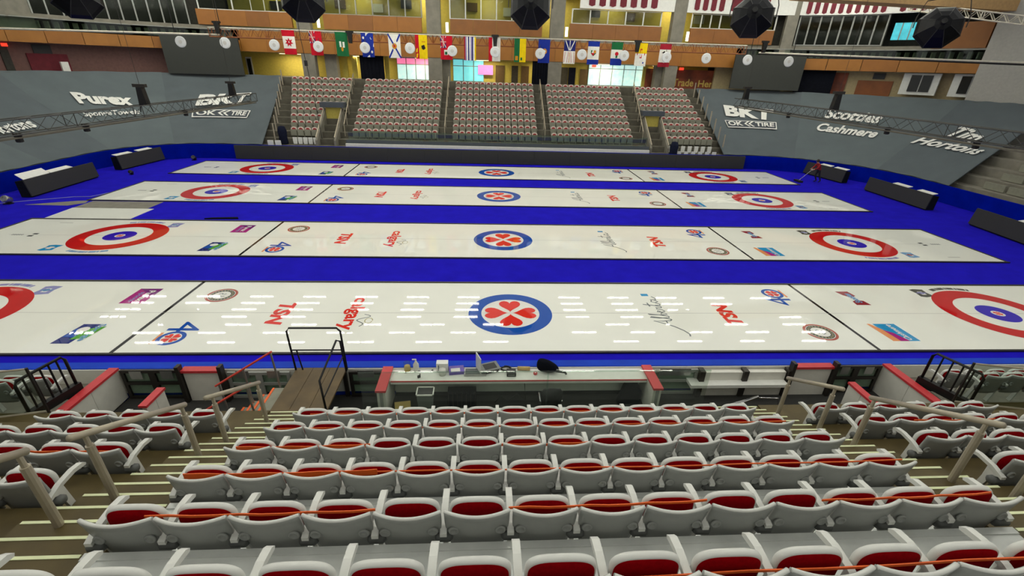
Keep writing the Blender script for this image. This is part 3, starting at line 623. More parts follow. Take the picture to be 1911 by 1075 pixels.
# mural with painted words
a = onY(1207, 128, 29.6); b = onY(1348, 168, 29.6)
mu = tag(box1(a.x, b.x, 29.6, 29.75, 6.0, 7.75).build('wall_mural', 'mural'), 'brown red mural with yellow words right of the daylit glass', 'mural')
f = Flat([]); f.T = lambda p, q, l: (p, 29.58-.01*l, q)
f.text('Trade', 19.0+a.x-15.0, 6.55, 2.2, .7, 0, 'mural_text', 1, .02); f.build('lettering', mu); f = Flat([]); f.T = lambda p, q, l: (p, 29.58-.01*l, q); f.text('Here', 21.6+a.x-15.0, 6.5, 2.0, .65, 0, 'mural_text', 1, .02); f.build('lettering', mu)
MB().prism([(0,0),(.5,0),(-.5,1.6),(-.95,1.6)], lambda p, q, d: (a.x+1.6+p, d, 6.05+q), 29.55, 29.6).build('painted_stripe', 'wood_orange', mu)
# side concourse fittings
for s0, s1, z0, z1, m, lb, cat in ((-30.2, -29.75, 7.3, 7.95, 'screen_black', 'small black screen on the dim left concourse wall', 'screen'), (-30.4, -29.4, 6.0, 7.3, 'pennant', 'dark red counter front below the left black screen', 'counter'), (-31.0, -30.8, 6.0, 7.7, 'dark_wall', 'dark doorway at the left end of the concourse', 'door'),
                                   (25.65, 25.95, 7.45, 7.95, 'screen_black', 'small black screen on the beige right concourse wall', 'screen'), (25.3, 26.2, 6.0, 7.3, 'wood_dark', 'brown counter below the right black screen', 'counter'), (24.65, 25.0, 6.0, 7.9, 'mural', 'dark painted panel right of the black curtain', 'panel')):
    tag(strip(MB(), s0, s1, CW-2.15, CW-2.02, z0, z1, 2).build('concourse_'+(cat if cat != 'panel' else 'painted_board'), m), lb, cat)
tag(strip(MB(), -29.75, -29.55, CW-3.2, CW-2.9, 6.05, 6.75, 1).build('white_bin', 'white_paint'), 'white bin standing on the left concourse above the tarp', 'bin')
for q, (s0, s1) in enumerate(((26.45, 27.35), (27.65, 28.5))):
    t = thing(f'window_{8+q}', f'white framed dark window at the right end, {("inner","outer")[q]} one', 'window', (0,0,0), None, 0, 'structure')
    strip(MB(), s0, s1, 9.7, 9.9, 6.3, 8.0, 3).build('surround', 'frame_white', t)
    for i in range(2): strip(MB(), s0+.2+(s1-s0-.34)*i/2, s0+.2+(s1-s0-.34)*(i+1)/2-.03, 9.62, 9.7, 6.55, 7.85, 1).build('pane', 'dark_glass', t)
for s, o_ in ((-30.85, CW-2.2), (-19.5, CW-.3), (9.5, CW-.3), (18.2, 10.9)):
    x, y = ring(s, o_); tag(MB().cbox((x, y, 7.82), (.42, .08, .22)).build('exit_sign', 'exit_red'), f'small red lit exit sign, {ORD[(-30.85,-19.5,9.5,18.2).index(s)+1]} from left', 'sign', 'exit signs')
# concourse downlights: each a fixture with its own lamp
for i, s in enumerate((-20.5, -13.5, -7.5, -1.5, 4.5, 10.5, 16.5)):
    x, y = ring(s, 11.2 if abs(s) < 22 else 10.0)
    t = thing('concourse_lamp', f'long warm ceiling lamp in the concourse, {ORD[sorted((-20.5,-13.5,-7.5,-1.5,4.5,10.5,16.5)).index(s)+1]} from left', 'lamp', (x, y, 7.98), 'concourse ceiling lamps')
    MB().box(-1.2, 1.2, -.2, .2, 0, .07).build('housing', 'frame_white', t); MB().box(-1.1, 1.1, -.15, .15, -.02, 0).build('diffuser', 'warm_lamp', t)
    ld = bpy.data.lights.new('concourse_light', 'AREA'); ld.shape = 'RECTANGLE'; ld.size = 2.2; ld.size_y = .3; ld.energy = CONC_W*(.22 if s < -22 else .5 if s > 22 else 1); ld.color = (1.0, .86, .55)
    lo = bpy.data.objects.new('concourse_light', ld); COL.objects.link(lo); lo.parent = t; lo.location = (0, 0, -.03)
    if abs(s) < 22:
        t2 = thing('suite_lamp', f'warm ceiling lamp in the suites, {ORD[i+1]} from left', 'lamp', (x, y-.4, 13.5), 'suite ceiling lamps')
        MB().box(-.8, .8, -.2, .2, 0, .07).build('housing', 'frame_white', t2); MB().box(-.7, .7, -.15, .15, -.02, 0).build('diffuser', 'warm_lamp', t2)
        ld = bpy.data.lights.new('suite_light', 'AREA'); ld.shape = 'RECTANGLE'; ld.size = 1.5; ld.size_y = .3; ld.energy = CONC_W*.8; ld.color = (1.0, .88, .58)
        lo = bpy.data.objects.new('suite_light', ld); COL.objects.link(lo); lo.parent = t2; lo.location = (0, 0, -.03)
# two big grey screens at the corners of the far stand
def screen(s0, s1, z0, z1, off, label):
    a, b = ring(s0, off), ring(s1, off)
    t = thing('grey_screen', label, 'screen'); d = Vector((b[0]-a[0], b[1]-a[1], 0)); nrm = Vector((d.y, -d.x, 0)).normalized()
    def P(f, z, k): q = Vector((a[0], a[1], 0))+d*f+nrm*k; return (q.x, q.y, z)
    MB().add([P(0,z0,0),P(1,z0,0),P(1,z1,0),P(0,z1,0),P(0,z0,-.25),P(1,z0,-.25),P(1,z1,-.25),P(0,z1,-.25)], [(0,1,2,3),(7,6,5,4),(0,4,5,1),(3,2,6,7),(0,3,7,4),(1,5,6,2)]).build('panel', 'screen_dark', t)
    for f in (.2, .8): MB().tube([P(f, z1, -.12), P(f, z1+3, -.12)], .03, 6).build('hanging_wire', 'black_metal', t)
screen(-26.65, -23.85, 6.05, 9.15, 8.4, 'plain dark grey screen above the left tarp')
screen(21.3, 23.65, 6.2, 9.2, 8.4, 'plain dark grey screen above the right tarp')
# ================================================================== RIGGING
def truss(name, label, p0, p1, hh, ww, n, mm, cr=.035, br=.018, top=None):
    t = thing(name, label, 'truss'); p0, p1 = Vector(p0), Vector(p1); d = (p1-p0); side = Vector((d.y, -d.x, 0)).normalized()*ww/2; up = Vector((0,0,hh))
    c = [(side, 0), (-side, 0), (side, 1), (-side, 1)]
    for sd, k in c: MB().tube([p0+sd+up*k, p1+sd+up*k], cr, 6).build('chord', top if (top and k) else mm, t)
    for i in range(n):
        a, b = p0+d*(i/n), p0+d*((i+1)/n); m = (a+b)/2; mb = MB()
        for sd in (side, -side):
            mb.tube([a+sd, m+sd+up], br, 4); mb.tube([m+sd+up, b+sd], br, 4)
        mb.tube([a+side+up, b-side+up], br, 4); mb.tube([a+side, b-side], br, 4)
        mb.build('brace', mm, t)
    for i in range(0, n+1, 3):
        a = p0+d*(i/n); mb = MB()
        for sd in (side, -side): mb.tube([a+sd, a+sd+up], br*1.6, 4)
        mb.build('end_frame', mm, t)
    return t
lt0, lt1 = Vector((-20.0, -2.2, 4.3)), Vector((-19.9, 20.6, 4.3))
truss('lighting_truss', 'dark box truss hanging diagonally in front of the left tarp', lt0, lt1, .58, .5, 15, 'truss_metal', .028, .014)
rt0, rt1 = Vector((21.0, -4.2, 5.0)), Vector((20.9, 20.6, 5.0))
truss('lighting_truss', 'dark box truss hanging diagonally in front of the right tarp', rt0, rt1, .58, .5, 16, 'truss_metal', .028, .014)
for i, (x, z, y0, y1, nm) in enumerate(((-19.95, 4.2, -2.2, 20.6, 'left'), (20.95, 4.9, -4.2, 20.6, 'right'))):
    tag(box1(x-.2, x+.2, y0, y1, z-.05, z).build('cable_tray', 'concrete_dark'), f'brown cable tray under the {nm} hanging truss', 'cable tray')
# chain hoists on the trusses
def hoist(p, label, hh=1.0, wire=9.0):
    t = thing('chain_hoist', label, 'hoist', p, 'chain hoists on the trusses')
    mb = MB(); mb.prism([(-.22,0),(.22,0),(.14,hh*.85),(-.14,hh*.85)], lambda a, b, d: (a, d, b), -.16, .16); mb.build('motor', 'black_metal', t)
    MB().box(-.32, .32, -.12, .12, hh*.85, hh).build('top_plate', 'dark_metal', t)
    for a in (-.35, .35): MB().tube([(a, 0, -.35), (a*.3, 0, hh*.5)], .03, 4).build('sling', 'black_metal', t)
    MB().tube([(0,0,hh), (0,0,hh+wire)], .012, 4).build('chain', 'dark_metal', t)
hoist((-19.95, 7.6, 4.85), 'black chain hoist on the left truss beside the Purex lettering', 1.1)
hoist((-19.92, 17.4, 4.85), 'black chain hoist at the far end of the left truss', 1.0)
hoist((20.95, 8.6, 5.55), 'black chain hoist in the middle of the right truss', 1.1)
hoist((20.92, 19.4, 5.55), 'black chain hoist at the far end of the right truss', 1.0)
# small lamp heads on the side trusses
for i, (x, y, z) in enumerate(((-19.9, -.5, 4.15), (-19.9, 3.0, 4.15), (-19.9, 11.0, 4.15), (20.95, -1.0, 4.85), (20.95, 4.0, 4.85), (20.95, 13.0, 4.85))):
    t = thing('truss_lamp', f'small dark lamp head clamped under the {"left" if x < 0 else "right"} truss, {("nearest","middle","farthest")[i % 3]} one', 'lamp', (x, y, z), 'lamps under the side trusses')
    mb = MB(); mb.lathe([(.09,-.16),(.13,-.14),(.13,.1),(.08,.14)], 10); mb.build('head', 'black_metal', t); MB().box(-.16, .16, -.03, .03, .1, .2).build('yoke', 'dark_metal', t)
# far truss carrying the flags
FTY = 22.6
truss('flag_truss', 'long wooden coloured truss with a pale top tube carrying the flags', (-23.2, FTY, 8.95), (21.6, FTY, 9.05), .65, .5, 60, 'wood_dark', .045, .02, 'truss_light')
a, b = onY(0, 54, FTY-.4), onY(408, 65, FTY-.4)
t = thing('bright_tube', 'bright pale tube running along the left balcony', 'tube'); MB().tube([Vector((-34, 16.53, 8.76)), Vector((-22.6, FTY+.2, 9.11))], .07, 8).build('tube', 'truss_light', t)
t = thing('bright_tube', 'bright pale tube running along the right balcony', 'tube'); MB().tube([Vector((23.0, FTY+.2, 9.22)), Vector((36.5, 12.0, 8.7))], .07, 8).build('tube', 'truss_light', t); MB().tube([Vector((23.0, FTY+.2, 9.12)), Vector((36.5, 12.0, 8.58))], .05, 8).build('cable', 'black_metal', t)
truss('short_truss', 'bright metal truss at the upper right corner', (31.9, 18.6, 12.3), (34.9, 12.3, 10.95), .5, .4, 9, 'truss_light', .05, .03)
# flags
FW, FT, FB = .98, 9.60, 7.84
def flag(u, label, draw):
    x = onY(u, 80, FTY-.3).x
    f = Flat([]); yy = FTY-.32
    f.T = lambda a, b, l: (x + (a-.5)*FW, yy - .006*l + .03*math.sin(a*5+b*4), FB + (FT-FB)*b)
    def cell(a0, a1, b0, b1, m, l=1, n=4):
        for i in range(n):
            for j in range(n): f.rect(a0+(a1-a0)*i/n, a0+(a1-a0)*(i+1)/n, b0+(b1-b0)*j/n, b0+(b1-b0)*(j+1)/n, m, l)
    draw(f, cell)
    # cloth back
    nn = len(f.mb.v); f.mb.cur = 0; n = 4
    vs = [(x+(i/n-.5)*FW, yy+.03, FB+(FT-FB)*j/n) for j in range(n+1) for i in range(n+1)]
    f.mb.add(vs, [(j*(n+1)+i, j*(n+1)+i+1, (j+1)*(n+1)+i+1, (j+1)*(n+1)+i) for j in range(n) for i in range(n)])
    tag(f.build('hanging_flag'), label, 'flag', 'flags on the far truss')
def leaf(f, cx, cy, r, m, l=2): f.poly([(cx+rr*r*math.sin(t)*1.8*.55, cy+rr*r*math.cos(t)*.55) for t, rr in [(2*math.pi*k/14, (1.0 if k % 2 == 0 else .5)) for k in range(14)]], m, l)
def jack(f, a0, a1, b0, b1):
    f.rect(a0, a1, b0, b1, 'f_navy', 2)
    ca, cb = (a0+a1)/2, (b0+b1)/2
    f.stroke([(a0,b0),(a1,b1)], .035, 'f_white', 3); f.stroke([(a0,b1),(a1,b0)], .035, 'f_white', 3)
    f.rect(ca-.04, ca+.04, b0, b1, 'f_white', 4); f.rect(a0, a1, cb-.02, cb+.02, 'f_white', 4); f.rect(ca-.02, ca+.02, b0, b1, 'f_red', 5); f.rect(a0, a1, cb-.01, cb+.01, 'f_red', 5)
def d_can(f, c): c(0,1,0,.25,'f_red'); c(0,1,.25,.75,'f_white'); c(0,1,.75,1,'f_red'); leaf(f,.5,.5,.36,'f_red')
def d_ens(f, c): c(0,1,0,1,'f_red'); jack(f, 0, .48, .5, 1); f.rect(.3,.62,.2,.42,'f_white',2); f.rect(.36,.56,.22,.34,'f_green',3)
def d_sask(f, c): c(0,1,0,1,'f_green'); f.rect(.3,.46,.38,.62,'f_white',2); f.rect(.56,.72,.36,.60,'f_white',2); f.disc(.5,.3,.1,'f_gold',2,10)
def d_que(f, c): c(0,1,0,1,'f_blue'); f.rect(.38,.62,0,1,'f_white',2); f.rect(0,1,.44,.58,'f_white',2); [f.disc(a,b,.09,'f_white',2,6,.06) for a in (.18,.82) for b in (.22,.8)]
def d_ns(f, c): c(0,1,0,1,'f_white'); f.stroke([(0,0),(1,1)],.10,'f_blue',2); f.stroke([(0,1),(1,0)],.10,'f_blue',2); f.disc(.5,.5,.2,'f_gold',3,14,.12); f.disc(.5,.5,.08,'f_red',4,8,.05)
def d_nb(f, c): c(0,1,0,1,'f_yellow'); c(0,.3,0,1,'f_red',2); f.poly([(.5,.55),(.75,.6),(.85,.45),(.7,.38),(.55,.42)],'f_black',2); f.rect(.55,.85,.70,.74,'f_gold',2)
def d_bc(f, c):
    for k in range(9): c(k/9,(k+1)/9,0,1,('f_dred','f_lilac','f_white','f_navy','f_white','f_lilac','f_navy','f_white','f_yellow')[k],1,2)
def d_can2(f, c): c(0,.3,0,1,'f_red'); c(.3,1,0,1,'f_white'); leaf(f,.62,.4,.22,'f_red')
def d_grn(f, c): c(0,.46,0,1,'f_green'); c(.46,1,0,1,'f_yellow'); f.rect(.1,.34,.08,.26,'f_gold',2); f.rect(.55,.7,.08,.2,'f_green',2)
def d_alb(f, c): c(0,1,0,1,'f_blue'); f.disc(.55,.5,.2,'f_gold',2,12,.12); f.disc(.55,.5,.1,'f_white',3,8,.06)
def d_nfl(f, c): c(0,1,0,.55,'f_white'); c(0,1,.55,1,'f_navy'); [f.stroke([(a,1),(b,.58)],.06,'f_white',2) for a,b in ((.1,.45),(.5,.5),(.9,.55))]; f.stroke([(.5,.05),(.5,.5)],.05,'f_gold',2); [f.stroke([(a,.05),(b,.52)],.03,'f_red',2) for a,b in ((.08,.12),(.92,.88),(.3,.4),(.7,.6))]
def d_nwt(f, c): c(0,1,0,.22,'f_blue'); c(0,1,.22,.78,'f_white'); c(0,1,.78,1,'f_blue'); f.poly([(.28,.62),(.72,.62),(.72,.48),(.5,.36),(.28,.48)],'f_green',2); f.poly([(.28,.5),(.6,.5),(.5,.38)],'f_red',3); f.rect(.52,.72,.5,.62,'f_gold',3)
def d_yuk(f, c): c(0,1,0,.3,'f_blue'); c(0,1,.3,.68,'f_white'); c(0,1,.68,1,'f_green'); f.disc(.5,.5,.16,'f_red',2,10,.09); f.rect(.42,.58,.32,.44,'f_green',2)
def d_nun(f, c): c(0,1,0,.55,'f_white'); c(0,1,.55,1,'f_yellow'); f.rect(.4,.58,.35,.75,'f_red',2); f.rect(.15,.85,.48,.58,'f_red',3); f.disc(.75,.15,.07,'f_blue',2,6,.04)
def d_last(f, c): c(0,1,0,.2,'f_dred'); c(0,1,.2,.76,'f_white'); c(0,1,.76,1,'f_dred'); f.poly([(.2,.62),(.45,.7),(.55,.6),(.8,.68),(.6,.54),(.4,.58)],'f_black',2); f.disc(.5,.3,.22,'f_white',2,12,.12)
for u, lb, dr in ((540, 'red and white flag with a red maple leaf, leftmost on the truss', d_can), (590, 'red flag with small union corner, second from left', d_ens), (638, 'green flag with pale emblem, third from left', d_sask), (686, 'blue flag with white cross', d_que),
                  (736, 'white flag with blue diagonal cross and gold shield', d_ns), (786, 'yellow flag with red side stripe', d_nb), (833, 'red flag with union corner left of the striped flag', d_ens), (877, 'flag of narrow red, blue and white wavy stripes', d_bc),
                  (923, 'red and white flag behind a white disc at the middle hoist', d_can2), (971, 'half green half yellow flag', d_grn), (1016, 'plain blue flag with small gold shield', d_alb), (1064, 'white flag with dark blue top and diagonal lines', d_nfl),
                  (1109, 'blue and white banded flag with coloured shield', d_nwt), (1153, 'green, white and blue banded flag', d_yuk), (1199, 'yellow and white flag with red cross', d_nun), (1244, 'dark red and white flag with black mark, rightmost on the truss', d_last)):
    flag(u, lb, dr)
# white round reflectors hung in front of the flag truss
DU = [(337,78),(420,80),(512,84),(594,87),(681,89),(765,90),(844,95),(924,97),(1008,100),(1086,102),(1165,104),(1244,107),(1318,109),(1395,112),(1472,115)]
d0 = None
for i, (u, v) in enumerate(DU):
    p = onY(u, v, FTY-.9)
    if d0 is None:
        d0 = thing('white_disc_lamp', 'x', 'lamp', p)
        mb = MB(); mb.smooth = False; R90 = Matrix.Rotation(math.pi/2, 3, 'X'); mb.lathe([(.02,.06),(.36,.05),(.41,.02),(.41,-.04),(.3,-.12),(.12,-.2)], 18, (0,0,0), R90); mb.build('disc', 'disc_white', d0)
        MB().tube([(0,.12,0),(0,.2,.45),(0,.3,.62)], .03, 5).build('arm', 'dark_metal', d0); mb = MB(); mb.lathe([(.02,.075),(.13,.07),(.14,.05)], 12, (0,0,0), R90); mb.build('hub', 'p_faint', d0)
        o = d0
    else: o = dup(d0, p)
    tag(o, f'white round disc lamp on the flag truss, {ORD[i+1]} from left', 'lamp', 'white disc lamps')
# small black cameras/lamps standing on the flag truss
for i, (u, v) in enumerate(((653, 68), (924, 75), (1190, 85), (405, 50), (1427, 86))):
    p = onY(u, v, FTY-.35); t = thing('truss_camera', f'small black clamp lamp on the flag truss, {ORD[(405,653,924,1190,1427).index(u)+1]} from left', 'lamp', p, 'clamp lamps on the flag truss')
    MB().prism([(-.12,-.5),(.12,-.5),(.2,.25),(-.2,.25)], lambda a, b, d: (a, d, b), -.12, .12).build('body', 'black_metal', t); MB().box(-.3, .3, -.1, .1, .25, .4).build('head', 'black_metal', t)
# big black octagonal softbox lamps hung over the ice
def octa():
    t = thing('octagonal_lamp', 'x', 'lamp')
    T = Matrix.Rotation(math.radians(76), 3, 'X')          # back of the lamp tips towards the near stand
    prof = [(.16, .95), (.42, .86), (.80, .55), (1.12, .22), (1.24, 0.0), (1.24, -.08), (1.16, -.1)]
    mb = MB(); mb.lathe(prof, 8, (0,0,0), T @ Matrix.Rotation(math.pi/8, 3, 'Z')); mb.build('hood', 'octa_black', t)
    for k in range(8):
        a = math.pi/8+k*math.pi/4; mb = MB(); mb.tube([T @ Vector((r*math.cos(a), r*math.sin(a), z+.01)) for r, z in prof[1:5]], .022, 5); mb.build('rib', 'black_plastic', t)
    mb = MB(); mb.lathe([(.02, 1.22), (.15, 1.2), (.17, .9), (.2, .84)], 12, (0,0,0), T); mb.build('lamp_head', 'black_metal', t)
    MB().cbox(T @ Vector((0, .05, 1.1)), (.16, .1, .1)).build('fitting', 'grey_plastic', t)
    for x in (-1.28, 1.28): MB().tube([(x, 0, 0), (x, 0, .6), (x*.8, 0, 1.45), (0, 0, 1.6)], .03, 5).build('yoke', 'dark_metal', t)
    MB().tube([(0,0,1.6), (0,0,6)], .02, 4).build('hanging_wire', 'dark_metal', t)
    return t
o0 = octa()
for i, (u, v, lb) in enumerate(((140, -8, 'leftmost, cut by the top edge'), (565, 0, 'second from left, above the left flags'), (990, 15, 'in the middle of the top edge'), (1404, 32, 'above the right grey screen'), (1752, 52, 'rightmost, before the dark orange panel'))):
    p = onY(u, v, 10.0); o = o0 if i == 0 else dup(o0, p); o.location = p
    tag(o, 'big black octagonal lamp hood, ' + lb, 'lamp', 'octagonal lamps'); o.rotation_euler = (0, 0, (.6, .3, -.08, -.42, -.6)[i])
# thin cables dropped from the roof
for i, pts in enumerate((((560, 68), (572, 120), (590, 200), (603, 268)),)):
    t = thing('drop_cable', 'thin black cable dropping across the left far seats', 'cable'); P_ = [onY(u, v, 20.0) for u, v in pts]
    MB().tube([P_[0]+Vector((0,0,5))]+P_, .025, 5).build('cable', 'black_metal', t); q = onY(571, 118, 20.0); MB().box(q.x-.1, q.x+.1, 19.9, 20.1, q.z-.2, q.z+.2).build('connector', 'black_plastic', t)
# ================================================================== ROOF TUBE LAMPS (far rows seen as white dashes on the ice)
LZ = 15.0
lamp0 = None; kk = 0
def lamp_at(x, y, row, k):
    global lamp0
    if lamp0 is None:
        lamp0 = thing('roof_tube_lamp', 'x', 'lamp', (x, y, LZ))
        MB().box(-1.22, 1.22, -.09, .09, .03, .14).build('housing', 'frame_white', lamp0)
        for sx in (-1, 1): MB().box(sx*.6-.53, sx*.6+.53, -.06, .06, -.02, .03).build('tube', 'tube', lamp0)
        o = lamp0
    else: o = dup(lamp0, (x, y, LZ))
    tag(o, f'twin tube roof lamp, {ORD[k+1]} in {row}', 'lamp', 'roof tube lamps')
rows_ = [(22.95, 0), (21.5, 0), (20.12, 0), (18.64, 0), (17.15, 1), (15.68, 0), (14.07, 1)]
for r_, (y, st) in enumerate(rows_):
    xs = [-2.6-5.4*k - .07*(22.95-y)*(k+1)*.5 for k in range(6, -1, -1)] + [8.3+5.4*k + .07*(22.95-y)*(k+1)*.5 for k in range(5)] if not st else [0.14+6.0*k for k in range(-5, 6) if k not in (1,)]
    for k, x in enumerate(xs): lamp_at(x, y, f'{ORD[r_+1]} far row mirrored in ice', k)
for r_, y in enumerate((9.0, 4.0, -1.0, -6.0, -11.0, -16.0, -20.0)):  # unseen lamp rows added over the near side for more overhead light
    for k in range(9): lamp_at(-21.6+5.4*k, y, f'{ORD[r_+1]} added near row', k)
# ================================================================== NEAR STAND
RP, RR = 0.817, 0.46
RY = [-19.13 + RP*i for i in range(6)]            # 0 = nearest the camera ... 5 = front row
RT = [4.61 - RR*i for i in range(6)]              # height of the folded seat tops
PH, NF, NB = .74, .60, .217                       # seat top above its tier, tier nose in front / riser behind
CX0, CX1 = -3.87, 3.69; AX0, AX1 = -4.93, 4.70    # centre block and outer edges of the aisles
def tiers(name, x0, x1, m, label):
    mb = MB()
    for i in range(-3, 6):
        y = -19.13+RP*i; z = 4.61-RR*i-PH
        mb.box(x0, x1, y-NB-.02, y+NF, 0, z)
    mb.box(x0, x1, RY[5]+NF, -13.9, 0, 1.30)
    struct(name, mb, m, label, 'stand tiers')
tiers('floor_tiers_middle', CX0, CX1, 'alu_floor', 'shiny grey metal tiers under the middle near seats')
tiers('floor_tiers_left', -16, AX0, 'olive_floor', 'brown concrete tiers under the left near seats')
tiers('floor_tiers_right', AX1, 16, 'olive_floor', 'brown concrete tiers under the right near seats')
for i in range(0, 6):                             # a pressed metal lip along each middle tier
    tag(box1(CX0, CX1, RY[i]+NF-.05, RY[i]+NF+.012, RT[i]-PH-.05, RT[i]-PH+.012).build('trim_tier_lip', 'alu_floor'), 'metal lip along a middle tier', 'trim', None, 'structure')
def stairs(x0, x1, nm):
    t = thing('aisle_stairs', f'concrete aisle stairs with pale step edges on the {nm}', 'stairs')
    k = 0
    for i in range(-1, 6):
        for q in range(3):
            y = -19.13+RP*i+NF-RP/3*q; z = 4.61-RR*i-PH+RR/3*q
            box1(x0, x1, y-RP/3-.02, y, z-.6, z).build('step', 'olive_floor', t)
            box1(x0+.02, x1-.02, y-.022, y+.006, z-.01, z+.006).build('step_edge', 'nosing', t)
    y = RY[5]+NF; z = RT[5]-PH
    for q in range(1, 3):
        box1(x0, x1, y, y+RP/3*q, 0, z-RR/3*q).build('step', 'olive_floor', t); box1(x0+.02, x1-.02, y+RP/3*q-.022, y+RP/3*q+.006, z-RR/3*q-.01, z-RR/3*q+.006).build('step_edge', 'nosing', t)
stairs(AX0, CX0, 'left'); stairs(CX1, AX1, 'right')
# ------------------------------------------------------------------ near seats
PT = .535
def seat_parts():
    # backrest: a shell curved towards its middle, rolled top lip
    mb = MB(); mb.smooth = True; nx, nz = 14, 8; W_ = .255
    def bp(a, b, side):     # a -1..1 across, b 0..1 up, side 0 rear 1 front
        taper = .84 + .16*min(1, b*1.5); x = a*W_*taper
        bow = .052*(1-a*a); zt = .785 - .012*(1-a*a)
        z = .30 + (zt-.30)*b; y = -.085 - bow*(.45+.55*b) - .085*b
        th = .014 + (.004 if b > .88 else 0)
        return (x, y + (th if side else -th), z + (.0 if b < 1 else (.006)))
    vs = [bp(-1+2*i/nx, j/nz, sd) for sd in (0, 1) for j in range(nz+1) for i in range(nx+1)]
    n1 = (nx+1)*(nz+1); fs = []
    for j in range(nz):
        for i in range(nx):
            a = j*(nx+1)+i; fs += [(a, a+1, a+nx+2, a+nx+1), (n1+a, n1+a+nx+1, n1+a+nx+2, n1+a+1)]
    for i in range(nx): a = nz*(nx+1)+i; fs.append((a, a+1, n1+a+1, n1+a)); fs.append((i+1, i, n1+i, n1+i+1))
    for j in range(nz): a = j*(nx+1); fs.append((a, a+nx+1, n1+a+nx+1, n1+a)); a += nx; fs.append((a+nx+1, a, n1+a, n1+a+nx+1))
    mb.add(vs, fs); back = mb.mesh('backrest', ['seat_grey'])
    mb = MB(); mb.smooth = True
    mb.tube([Vector(bp(-1+2*i/nx, 1, 0))*.5+Vector(bp(-1+2*i/nx, 1, 1))*.5 for i in range(nx+1)], .0145, 8); lip = mb.mesh('top_lip', ['seat_rim'])  # lip given the pale rim colour to carry light on its upward edge
    # folded pan: arch outline with rim, red cushion facing the backrest
    N = 20
    def arch(w, z0, z1, rr): return [(-w, z0)] + [(-w*abs(math.cos(math.pi*k/N))**.55*(1 if k < N/2 else -1), z1-rr+rr*math.sin(math.pi*k/N)**.8) for k in range(N+1)] + [(w, z0)]
    A = arch(.225, .30, .74, .12)
    mb = MB(); mb.smooth = True; n = len(A)
    prof = [(.95, .02), (1.0, .008), (1.0, -.012), (.975, -.03), (.935, -.034)]
    cz = .45
    vs = [(x*s, y, cz+(z-cz)*(s if z > cz else 1)) for s, y in prof for x, z in A]
    fs = [(r*n+i, r*n+i+1, (r+1)*n+i+1, (r+1)*n+i) for r in range(len(prof)-1) for i in range(n-1)] + [tuple(range(n))[::-1], tuple(range((len(prof)-1)*n, len(prof)*n))]
    mb.add(vs, fs); pan = mb.mesh('seat_pan', ['seat_rim'])
    mb = MB(); mb.smooth = True
    prof = [(.945, -.03), (.92, -.038), (.6, -.05), (.02, -.054)]
    vs = [(x*s, y, cz+(z-cz)*s) for s, y in prof for x, z in A]
    fs = [(r*n+i, r*n+(i+1)%n, (r+1)*n+(i+1)%n, (r+1)*n+i) for r in range(len(prof)-1) for i in range(n)]
    mb.add(vs, fs); cush = mb.mesh('cushion', ['seat_red'])
    # armrest (between seats), standard, pivot
    mb = MB(); mb.smooth = False
    sec = [(-.19, .555), (-.06, .60), (.10, .615), (.20, .60), (.235, .57), (.225, .55), (.10, .575), (-.06, .56), (-.19, .52)]
    mb.prism(sec, lambda a, b, d: (d, a, b), -.027, .027); arm = mb.mesh('armrest', ['seat_rim'])
    mb = MB(); mb.prism([(-.17,.53),(-.11,.50),(-.07,.30),(-.03,0),(.05,0),(-.01,.30),(-.04,.56),(-.1,.56)], lambda a, b, d: (d, a, b), -.018, .018); std = mb.mesh('standard', ['seat_rim'])
    mb = MB(); mb.smooth = True; mb.lathe([(.03,-.07),(.05,-.05),(.05,.05),(.03,.07)], 10, (0, -.13, .46), Matrix.Rotation(math.pi/2, 3, 'Y')); piv = mb.mesh('pivot', ['seat_pivot'])
    mb = MB(); mb.smooth = True; mb.lathe([(.045,0),(.042,.012),(.028,.018),(.026,.010),(.004,.010)], 14, (0,0,0), Matrix.Rotation(math.pi/2, 3, 'X')); boss = mb.mesh('hinge_cover', ['seat_grey'])
    return back, lip, pan, cush, arm, std, piv, boss
SP = seat_parts()
def near_seat(x, y, z, label, left_arm, group):
    t = thing('folding_seat', label, 'seat', (x, y, z), group)
    b = link('backrest', SP[0], t); link('top_lip', SP[1], b)
    for sx in (-1, 1): link('hinge_cover', SP[7], b, (sx*.185, -.171, .575))
    p = link('seat_pan', SP[2], t); link('cushion', SP[3], p)
    for sx in ((-1, 1) if left_arm else (1,)):
        a = link('armrest', SP[4], t, (sx*PT/2, 0, 0)); link('standard', SP[5], t, (sx*PT/2, 0, 0)); link('pivot', SP[6], t, (sx*PT/2, 0, 0))
    return t
RN = ['front', 'second', 'third', 'fourth', 'fifth', 'nearest']
for i in range(6):
    nm = RN[5-i]
    for k in range(14):
        near_seat(-.09+(k-6.5)*PT, RY[i], RT[i]-PH, f'grey folding seat with red cushion, {ORD[k+1]} from left, {nm} row, middle block', k == 0, 'middle block near seats')
for i, n in ((5, 5), (4, 6), (3, 5), (2, 3), (1, 2)):
    for k in range(n): near_seat(AX0-PT*(k+.5)-.03, RY[i], RT[i]-PH, f'grey folding seat left of the left stairs, {ORD[k+1]} from the stairs, {RN[5-i]} row', k == n-1, 'left block near seats')
for i, n in ((5, 6), (4, 7), (3, 6), (2, 4), (1, 3)):
    for k in range(n): near_seat(AX1+PT*(k+.5)+.03, RY[i], RT[i]-PH, f'grey folding seat right of the right stairs, {ORD[k+1]} from the stairs, {RN[5-i]} row', k == 0, 'right block near seats')
